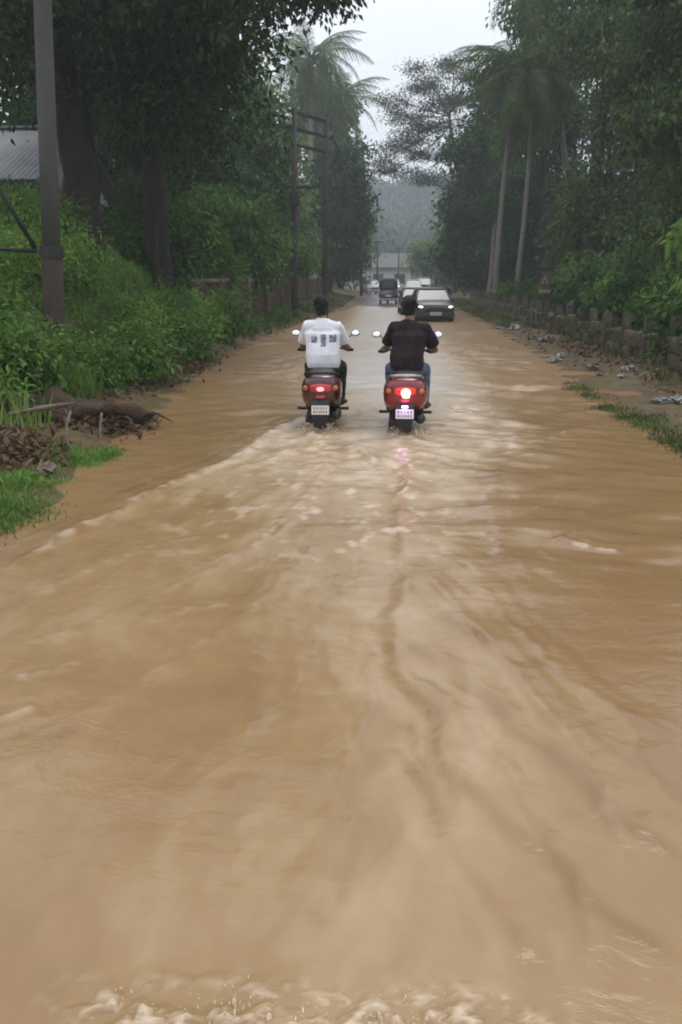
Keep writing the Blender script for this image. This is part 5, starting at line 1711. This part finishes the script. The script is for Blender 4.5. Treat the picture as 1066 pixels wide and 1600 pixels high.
# ================================================================== CARS AND RICKSHAW
def make_car(label, loc, rz, paint, lights=True, sc=1.0):
    """Small hatchback, front towards local -Y."""
    root = empty('car', loc, rz)
    root.scale = (sc,) * 3
    p = M[paint]
    m = MB()
    m.loft([sring(y, zc, a, b, 4.5, 28) for y, zc, a, b in ((-1.93, .60, .58, .12), (-1.90, .60, .74, .20), (-1.80, .61, .81, .27), (-1.5, .63, .84, .33), (-.95, .66, .85, .37), (.6, .67, .85, .38), (1.5, .68, .84, .38), (1.82, .70, .80, .33), (1.92, .70, .70, .25))])
    m.build('body', p, root, True)
    # cabin: glass-house with painted roof and pillars
    m = MB(); m.loft([[(-a, y0, z), (a, y0, z), (a, y1, z), (-a, y1, z)] for z, a, y0, y1 in ((.98, .79, -.98, 1.80), (1.22, .71, -.56, 1.68), (1.44, .62, -.18, 1.45))])
    m.build('window_band', M['car_glass'], root, 'auto', .03)
    m = MB(); m.loft([sring(y, 1.475, a, b, 3.2, 18) for y, a, b in ((-.24, .56, .012), (-.1, .63, .038), (.6, .65, .05), (1.3, .63, .04), (1.5, .56, .012))]); m.build('roof', p, root, True)
    m = MB(); m.add([(-.70, -.965, 1.0), (.70, -.965, 1.0), (.56, -.235, 1.435), (-.56, -.235, 1.435), (-.70, -.955, .985), (.70, -.955, .985), (.56, -.225, 1.42), (-.56, -.225, 1.42)],
                    [(0, 1, 2, 3), (7, 6, 5, 4), (0, 4, 5, 1), (1, 5, 6, 2), (2, 6, 7, 3), (3, 7, 4, 0)]); m.build('windscreen', M['windscreen'], root)
    for s in (-1, 1):
        m = MB(); m.tube([(s * .765, -.97, .98), (s * .69, -.55, 1.23), (s * .60, -.2, 1.455)], .03, 6); m.build('pillar', p, root, True)
        m = MB(); m.tube([(s * .80, .45, .98), (s * .72, .45, 1.24), (s * .62, .45, 1.46)], .028, 6); m.build('pillar', p, root, True)
        m = MB(); m.ball((s * .62, -1.80, .735), (.16, .13, .075), 14, 8, (0, 0, s * .35)); h = m.build('headlight', M['headlight' if lights else 'plate_white'], root, True)
        m = MB(); m.ball((s * .90, -.72, 1.02), (.08, .05, .06), 10, 6); m.build('side_mirror', p, root, True)
        m = MB(); m.ball((s * .66, 1.86, .80), (.12, .06, .10), 10, 6); m.build('tail_light', M['tail_red'], root, True)
        for y in (-1.22, 1.22):
            w = empty('wheel', (s * .76, y, .30)); w.parent = root
            m = MB(); m.ring((0, 0, 0), .22, .085, 24, 8, 'X', 1.1); m.build('tyre', M['rubber'], w, True)
            m = MB(); m.tube([(-.06, 0, 0), (.075 * s, 0, 0)], [.17, .16], 18); m.build('rim', M['steel'], w, 'auto')
    m = MB(); m.loft([sring(y, .40, a, .12, 5, 20) for y, a in ((-1.985, .60), (-1.96, .76), (-1.75, .84), (-1.5, .845))]); m.build('bumper', M['black_plastic'] if paint != 'white_paint' else p, root, True)
    m = MB(); m.loft([sring(y, .62, a, .075, 4, 18) for y, a in ((-1.955, .40), (-1.94, .44), (-1.85, .46))]); m.build('grille', M['black_plastic'], root, 'auto')
    m = MB(); m.box((0, -2.0, .47), (.48, .015, .13)); po = m.build('number_plate', M['plate_white'], root)
    m = MB()
    for k in range(7): m.box((-.18 + .06 * k, -2.01, .47), (.03, .008, .07))
    m.build('plate_mark', M['plate_mark'], po)
    m = MB(); m.box((0, .0, .30), (1.3, 3.4, .14)); m.build('underbody', M['black_plastic'], root)
    tag(root, label, 'car', 'cars on the road ahead')
    return root


make_car('dark grey car with headlights on coming towards the scooters', (2.05, 37.2, -.13), R(3), 'grey_paint', sc=.97)
make_car('black car following behind the oncoming grey car', (1.58, 43.5, -.12), R(2), 'dark_paint', sc=.93)
make_car('white car parked at the left before the far building', (-1.35, 92.0, gz(-1.35, 92)), R(12), 'white_paint', False)
make_car('white car coming on beyond the rickshaw', (1.0, 96.0, .08), R(0), 'white_paint', True)
make_car('pale car far off on the right of the road', (3.0, 88.0, .06), R(0), 'white_paint', False)
make_car('small distant white car at the right verge', (4.6, 99.0, gz(4.6, 99)), R(-4), 'white_paint', False)


def rickshaw():
    root = empty('auto_rickshaw', (.30, 58.0, .0), R(1))
    k = M['dark_paint']
    m = MB(); m.loft([sring(y, .62, a, .33, 4, 20) for y, a in ((-1.25, .52), (-1.22, .60), (-.9, .65), (.2, .64), (.5, .5), (.9, .36), (1.25, .25), (1.3, .15))]); m.build('body', k, root, True)
    m = MB(); m.loft([sring(y, 1.30, a, b, 3.6, 22) for y, a, b in ((-1.18, .52, .36), (-1.10, .60, .42), (-.4, .63, .44), (.4, .60, .43), (.85, .50, .38), (.95, .42, .3))], True); m.build('canopy', M['black_plastic'], root, True)
    m = MB(); m.box((0, -1.17, 1.33), (.78, .06, .40)); w = m.build('rear_window', M['windscreen'], root, False, .02)
    m = MB()
    m.box((0, -1.215, 1.54), (.86, .03, .04)); m.box((0, -1.215, 1.12), (.86, .03, .04)); m.box((-.42, -1.215, 1.33), (.04, .03, .38)); m.box((.42, -1.215, 1.33), (.04, .03, .38)); m.build('window_trim', M['dark_metal'], w)
    m = MB(); m.tube([(-.6, -1.3, .38), (.6, -1.3, .38)], .04, 8, dome=True); m.build('bumper', M['steel'], root, True)
    m = MB(); m.box((0, -1.27, .60), (.34, .02, .12)); m.build('number_plate', M['plate_white'], root)
    m = MB(); m.add([(-.4, .95, 1.0), (.4, .95, 1.0), (.36, .8, 1.55), (-.36, .8, 1.55), (-.4, .93, 1.0), (.4, .93, 1.0), (.36, .78, 1.55), (-.36, .78, 1.55)], [(0, 1, 2, 3), (7, 6, 5, 4), (0, 4, 5, 1), (1, 5, 6, 2), (2, 6, 7, 3), (3, 7, 4, 0)]); m.build('windscreen', M['windscreen'], root)
    for s in (-1, 1):
        m = MB(); m.ball((s * .5, -1.235, .72), (.06, .03, .09), 10, 6); m.build('tail_light', M['tail_red'], root, True)
        m = MB(); m.box((s * .56, -1.24, .47), (.10, .03, .10)); m.build('reflector', M['litter_white'], root)
        w = empty('wheel', (s * .52, -.85, .22)); w.parent = root
        m = MB(); m.ring((0, 0, 0), .16, .065, 20, 8, 'X', 1.1); m.build('tyre', M['rubber'], w, True)
        m = MB(); m.tube([(-.04, 0, 0), (.04, 0, 0)], [.11, .11], 14); m.build('rim', M['steel'], w, 'auto')
        m = MB(); m.ball((s * .60, .75, 1.2), (.04, .03, .06), 8, 6); m.build('side_mirror', M['black_plastic'], root, True)
    w = empty('wheel', (0, 1.1, .22)); w.parent = root
    m = MB(); m.ring((0, 0, 0), .16, .065, 20, 8, 'X', 1.1); m.build('tyre', M['rubber'], w, True)
    m = MB(); m.tube([(-.04, 0, 0), (.04, 0, 0)], [.11, .11], 14); m.build('rim', M['steel'], w, 'auto')
    tag(root, 'black auto rickshaw seen from behind on the road ahead', 'rickshaw')


rickshaw()
# a scooter and rider coming on behind the silver car
s3 = copy_tree(sc1); s3.location = (3.05, 42.0, -.12); s3.rotation_euler = (0, 0, math.pi); s3['label'] = 'oncoming scooter mostly hidden behind the grey car'
p3 = copy_tree(rd2); p3.location = (3.05, 42.0, -.12); p3.rotation_euler = (0, 0, math.pi); p3['label'] = 'person whose dark head shows above the grey car'


# ================================================================== DEBRIS, LITTER, SPLASH
def rough_log(name, label, path, radii, mat, seed, rough=.35, cat='log', n=14, group=None):
    r = np.random.default_rng(seed)
    P = dense(np.array(path, float), .05)
    rr = np.interp(np.linspace(0, 1, len(P)), np.linspace(0, 1, len(radii)), radii)
    m = MB(); m.tube([tuple(p) for p in P], list(rr), n)
    V = np.array(m.v)
    c = np.repeat(P, n, 0)
    d = V - c
    ang = np.tile(np.arange(n) * 2 * math.pi / n, len(P)); s = np.repeat(np.arange(len(P)) * .05, n)
    k = 1 + rough * (fbm(ang * 1.3 + np.sin(ang) * 2, s * 3.0 + seed, 3) * 1.4 + .35 * np.sin(ang * 3 + s * 5))
    m.v = [tuple(q) for q in (c + d * k[:, None])]
    return tag(m.build(name, M[mat], None, True), label, cat, group)


l0 = G(235, 655, .1); l1 = G(60, 665, .22)
rm_ = rough_log('root_mass', 'dark brown uprooted root mass lying at the left water edge',
          [(l0[0], l0[1], .10), (l0[0] - .35, l0[1] - .12, .16), (l0[0] - .8, l0[1] - .25, .20), (l0[0] - 1.25, l0[1] - .35, .24), (l0[0] - 1.7, l0[1] - .5, .26)], [.05, .15, .19, .18, .10], 'log', 4, .75, 'roots', 18)
rq = np.random.default_rng(14)
for k in range(22):
    t = rq.uniform(.0, 1.0)
    a = np.array([l0[0] - 1.7 * t, l0[1] - .45 * t, .12 + .16 * t]) + rq.normal(0, .05, 3)
    d = np.array([rq.normal(.1, .35), -abs(rq.normal(.22, .12)), rq.normal(-.02, .13)])
    pts = dense(np.array([a, a + d * .5 + rq.normal(0, .05, 3), a + d + np.array([0, 0, -.08]) + rq.normal(0, .06, 3)]), .06)
    mb_ = MB(); mb_.tube([tuple(p) for p in pts], list(np.linspace(rq.uniform(.014, .032), .006, len(pts))), 7)
    mb_.build('root', M['log' if k % 3 else 'twig'], rm_, True)
q = G(110, 680, .2)
rough_log('dead_branch', 'bent pale branch hanging down the front of the root mass', [(q[0] - .03, q[1] + .15, .42), (q[0] - .02, q[1] - .02, .30), (q[0] + .02, q[1] - .12, .12), (q[0] + .1, q[1] - .2, .02), (q[0] - .2, q[1] - .3, .04)], [.014, .013, .012, .01, .007], 'pale_stick', 6, .2, 'branch', 8)
q = G(158, 672, .2)
rough_log('dead_branch', 'short pale branch leaning on the root mass, nearer the water', [(q[0] - .02, q[1] + .12, .36), (q[0], q[1] - .02, .22), (q[0] + .04, q[1] - .16, .0)], [.012, .011, .008], 'pale_stick', 7, .2, 'branch', 8)
q = G(62, 640, .4)
rough_log('dead_branch', 'pale broken bough resting on top of the root mass', [(q[0] - .25, q[1] - .2, .38), (q[0], q[1], .41), (q[0] + .35, q[1] + .1, .46)], [.018, .026, .012], 'pale_stick', 8, .25, 'branch', 10)
q = G(20, 668, .3)
rough_log('dead_branch', 'pale forked branch sticking out of the dead leaves', [(q[0] - .1, q[1], .18), (q[0] + .03, q[1], .34), (q[0] + .12, q[1] + .05, .52)], [.015, .012, .006], 'pale_stick', 9, .25, 'branch', 8)


def heap(name, label, cx, cy, sx, sy, h, n, L, W, mat, seed, cat):
    r = np.random.default_rng(seed)
    x = r.normal(cx, sx, n); y = r.normal(cy, sy, n)
    z = ground_z(x, y) + h * np.exp(-((x - cx) / (sx * 1.3)) ** 2 - ((y - cy) / (sy * 1.3)) ** 2) * r.uniform(.2, 1, n) + .015
    V, F = leaf_arrays(np.stack([x, y, z], 1), 1, .01, L, W, droop=.05, r=r)
    tag(link_mesh(name, np_mesh(name, V, F), M[mat]), label, cat, kind='stuff')


q = G(15, 715, .1)
heap('dead_leaves', 'heap of rotting brown leaves on the left bank', q[0] - .15, q[1], .3, .4, .18, 1300, .11, .05, 'dead_leaf', 81, 'leaves')
heap('dead_leaves', 'brown leaf litter scattered round the root mass', l0[0] - .8, l0[1] - .15, .5, .3, .2, 1700, .10, .045, 'dead_leaf', 82, 'leaves')
heap('dead_leaves', 'brown leaf litter along the left mud edge', -3.9, 15, .25, 2.6, .04, 1600, .11, .05, 'dead_leaf', 83, 'leaves')
heap('dead_leaves', 'brown leaf litter on the mud by the right fence', 4.8, 19, .4, 6, .04, 1100, .12, .06, 'dead_leaf', 84, 'leaves')


def crumple(name, label, px, py, size, mat, seed, cat='litter', group=None, z=.06, squash=.5):
    x, y = G(px, py, z)
    r = np.random.default_rng(seed)
    m = MB(); m.ball((0, 0, 0), (size, size * .8, size * squash), 10, 7)
    V = np.array(m.v)
    k = 1 + .35 * r.normal(0, 1, len(V)).clip(-1.2, 1.2)
    m.v = [tuple(q) for q in V * k[:, None]]
    zz = max(gz(x, y), 0.0)
    o = m.build(name, M[mat], None, False)
    o.location = (x, y, zz + size * squash * .55); o.rotation_euler = (0, 0, seed)
    tag(o, label, cat, group)


RL = 'pale litter washed up along the right verge'
crumple('plastic_litter', 'crumpled white plastic in the shallows, middle of the right verge', 868, 562, .16, 'litter_white', 1, group=RL)
crumple('plastic_litter', 'small white scrap just beyond the crumpled plastic in the shallows', 880, 555, .12, 'litter_white', 2, group=RL)
crumple('plastic_litter', 'grey white litter clump below the bush spilling over the fence', 985, 578, .15, 'litter_white', 3, group=RL)
crumple('plastic_litter', 'white scrap on mud near the grass strip', 973, 592, .09, 'litter_white', 4, group=RL)
crumple('plastic_litter', 'bluish plastic bag beside the grey white litter clump', 995, 570, .12, 'litter_blue', 5, group=RL)
crumple('plastic_litter', 'dirty bag close to the fence at the right edge', 1030, 628, .11, 'litter_blue', 6, group=RL)
crumple('plastic_litter', 'pale litter heap at the right edge above the grass', 1058, 628, .14, 'litter_white', 7, group=RL)
crumple('plastic_litter', 'white litter at the fence foot far up the verge', 803, 513, .22, 'litter_white', 8, group=RL)
crumple('plastic_litter', 'pale scrap farthest up the verge by the weeds', 782, 512, .15, 'litter_white', 9, group=RL)
crumple('plastic_litter', 'grey litter on mud beside the far fence stones', 850, 532, .18, 'litter_blue', 10, group=RL)
crumple('plastic_litter', 'white scrap caught on the fence top', 893, 490, .12, 'litter_white', 11, group=RL, z=.62)
crumple('plastic_litter', 'white scrap on the weeds above the left water line', 228, 582, .09, 'litter_white', 12)
for i, (px, py, s, lab) in enumerate(((75, 738, .10, 'small brown stone on the grassy left water line'), (150, 610, .14, 'rounded stone at the top of the left mud edge'), (175, 603, .10, 'smaller stone next to the rounded stone on the mud edge'), (925, 575, .13, 'brown stone on the right mud verge'), (940, 582, .09, 'small stone in front of the brown stone on the right verge'))):
    crumple('stone', lab, px, py, s, 'rock', 20 + i, 'stone', 'stones along the water line', squash=.6)


# ---- splashes: thrown drops and ragged sheets, one mass each
def splash(name, label, C, n, size, seed):
    """Ragged drops: small octahedra stretched along their flight."""
    r = np.random.default_rng(seed)
    V, F = [], []
    for k in range(n):
        p, d = C(r)
        s = size * r.uniform(.35, 1.3)
        d = d / (np.linalg.norm(d) + 1e-9)
        a = np.cross(d, [0, 0, 1.0] if abs(d[2]) < .9 else [1.0, 0, 0]); a /= np.linalg.norm(a); b = np.cross(d, a)
        b0 = len(V)
        st = r.uniform(1.5, 4.5)
        V += [p + d * s * st, p + a * s, p + b * s, p - a * s, p - b * s, p - d * s * st * .7]
        F += [(b0, b0 + 1, b0 + 2), (b0, b0 + 2, b0 + 3), (b0, b0 + 3, b0 + 4), (b0, b0 + 4, b0 + 1), (b0 + 5, b0 + 2, b0 + 1), (b0 + 5, b0 + 3, b0 + 2), (b0 + 5, b0 + 4, b0 + 3), (b0 + 5, b0 + 1, b0 + 4)]
    tag(link_mesh(name, np_mesh(name, np.array(V), np.array(F), True), M['splash']), label, 'splash', kind='stuff')


m_, n_, l_, b_ = new_mat('splash')
b_.inputs['Base Color'].default_value = (.60, .47, .33, 1); b_.inputs['Roughness'].default_value = .25; b_.inputs['IOR'].default_value = 1.33
M['splash'] = m_


def wheel_splash(cx, cy):
    def C(r):
        s = r.choice([-1, 1]); t = r.uniform(0, 1)
        p = np.array([cx + s * (.05 + .16 * t) + r.normal(0, .03), cy - .05 - .30 * t + r.normal(0, .05), .01 + .12 * math.sin(t * 3.1) * r.uniform(0, 1)])
        return p, np.array([s * .6, -.8, .6 - t]) + r.normal(0, .25, 3)
    return C


def bow_splash(r):
    # three ragged tongues of the wave thrown up in front of the viewer
    c, w, h = [(-.56, .12, .05), (-.33, .11, .08), (.06, .13, .11), (-.2, .3, .03)][r.choice(4, p=[.22, .25, .38, .15])]
    x = r.normal(c, w * .6)
    y = 1.615 + r.normal(0, .035)
    z = .02 + h * .55 * r.uniform(0, 1) ** 1.5 * math.exp(-((x - c) / w) ** 2)
    return np.array([x, y, z]), np.array([(x - c) * 2, .5, 1.0]) + r.normal(0, .35, 3)


splash('splash', 'spray thrown up behind the maroon scooter', wheel_splash(SC_A[0], SC_A[1] - .80), 260, .006, 91)
splash('splash', 'spray thrown up behind the red scooter', wheel_splash(SC_B[0], SC_B[1] - .80), 260, .006, 92)
def tongues(label, base, n, h, w, seed):
    """Thin curling sheets and fingers of thrown water."""
    r = np.random.default_rng(seed)
    mb = MB()
    for k in range(n):
        c, wd, hh = base[int(r.choice(len(base), p=[b[3] for b in base]))][:3]
        x = r.normal(c[0], wd); y = c[1] + r.normal(0, .035)
        k_ = math.exp(-((x - c[0]) / (wd * 1.6)) ** 2)
        H = h * hh * k_ * r.uniform(.3, 1.1)
        lx = r.normal((x - c[0]) * .8, .25) * H; ly = r.normal(.1, .3) * H
        pts = [(x, y, c[2] - .03), (x + lx * .3, y + ly * .3, c[2] + H * .5), (x + lx * .8, y + ly * .8, c[2] + H * .9), (x + lx * 1.3, y + ly * 1.3, c[2] + H)]
        q_ = w * r.uniform(.5, 1.6)
        mb.tube(pts, [q_ * 1.8, q_, q_ * .6, q_ * .35], 6, flat=r.uniform(.25, .8), dome=True)
    o = mb.build('splash', M['splash'], None, True)
    tag(o, label, 'splash', kind='stuff')


tongues('curling fingers of water thrown up at the bottom edge', [((-.56, 1.60, .01), .10, .5, .25), ((-.34, 1.60, .01), .08, .9, .30), ((.05, 1.60, .01), .09, 1.1, .45)], 26, .016, .006, 94)
for nm_, (sx_, sy_) in (('maroon', SC_A), ('red', SC_B)):
    tongues('water curling off the rear wheel of the %s scooter' % nm_, [((sx_ - .10, sy_ - .88, .0), .06, 1.0, .5), ((sx_ + .10, sy_ - .88, .0), .06, 1.0, .5)], 60, .10, .010, 95)
splash('splash', 'foaming bow splash at the bottom edge of the water', bow_splash, 160, .0022, 93)

# ---- damp air: one box of even haze round everything
hz = MB(); hz.box((0, 265, 34), (900, 760, 74))
hm_ = bpy.data.materials.new('haze'); hm_.use_nodes = True
hn = hm_.node_tree.nodes; hn.clear()
ho = hn.new('ShaderNodeOutputMaterial'); hv = hn.new('ShaderNodeVolumePrincipled')
hv.inputs['Color'].default_value = (.86, .95, 1.0, 1); hv.inputs['Density'].default_value = .0014; hv.inputs['Anisotropy'].default_value = .2
hm_.node_tree.links.new(hv.outputs[0], ho.inputs['Volume'])
tag(hz.build('haze', hm_), 'thin grey haze hanging over the whole road', 'haze', kind='stuff')
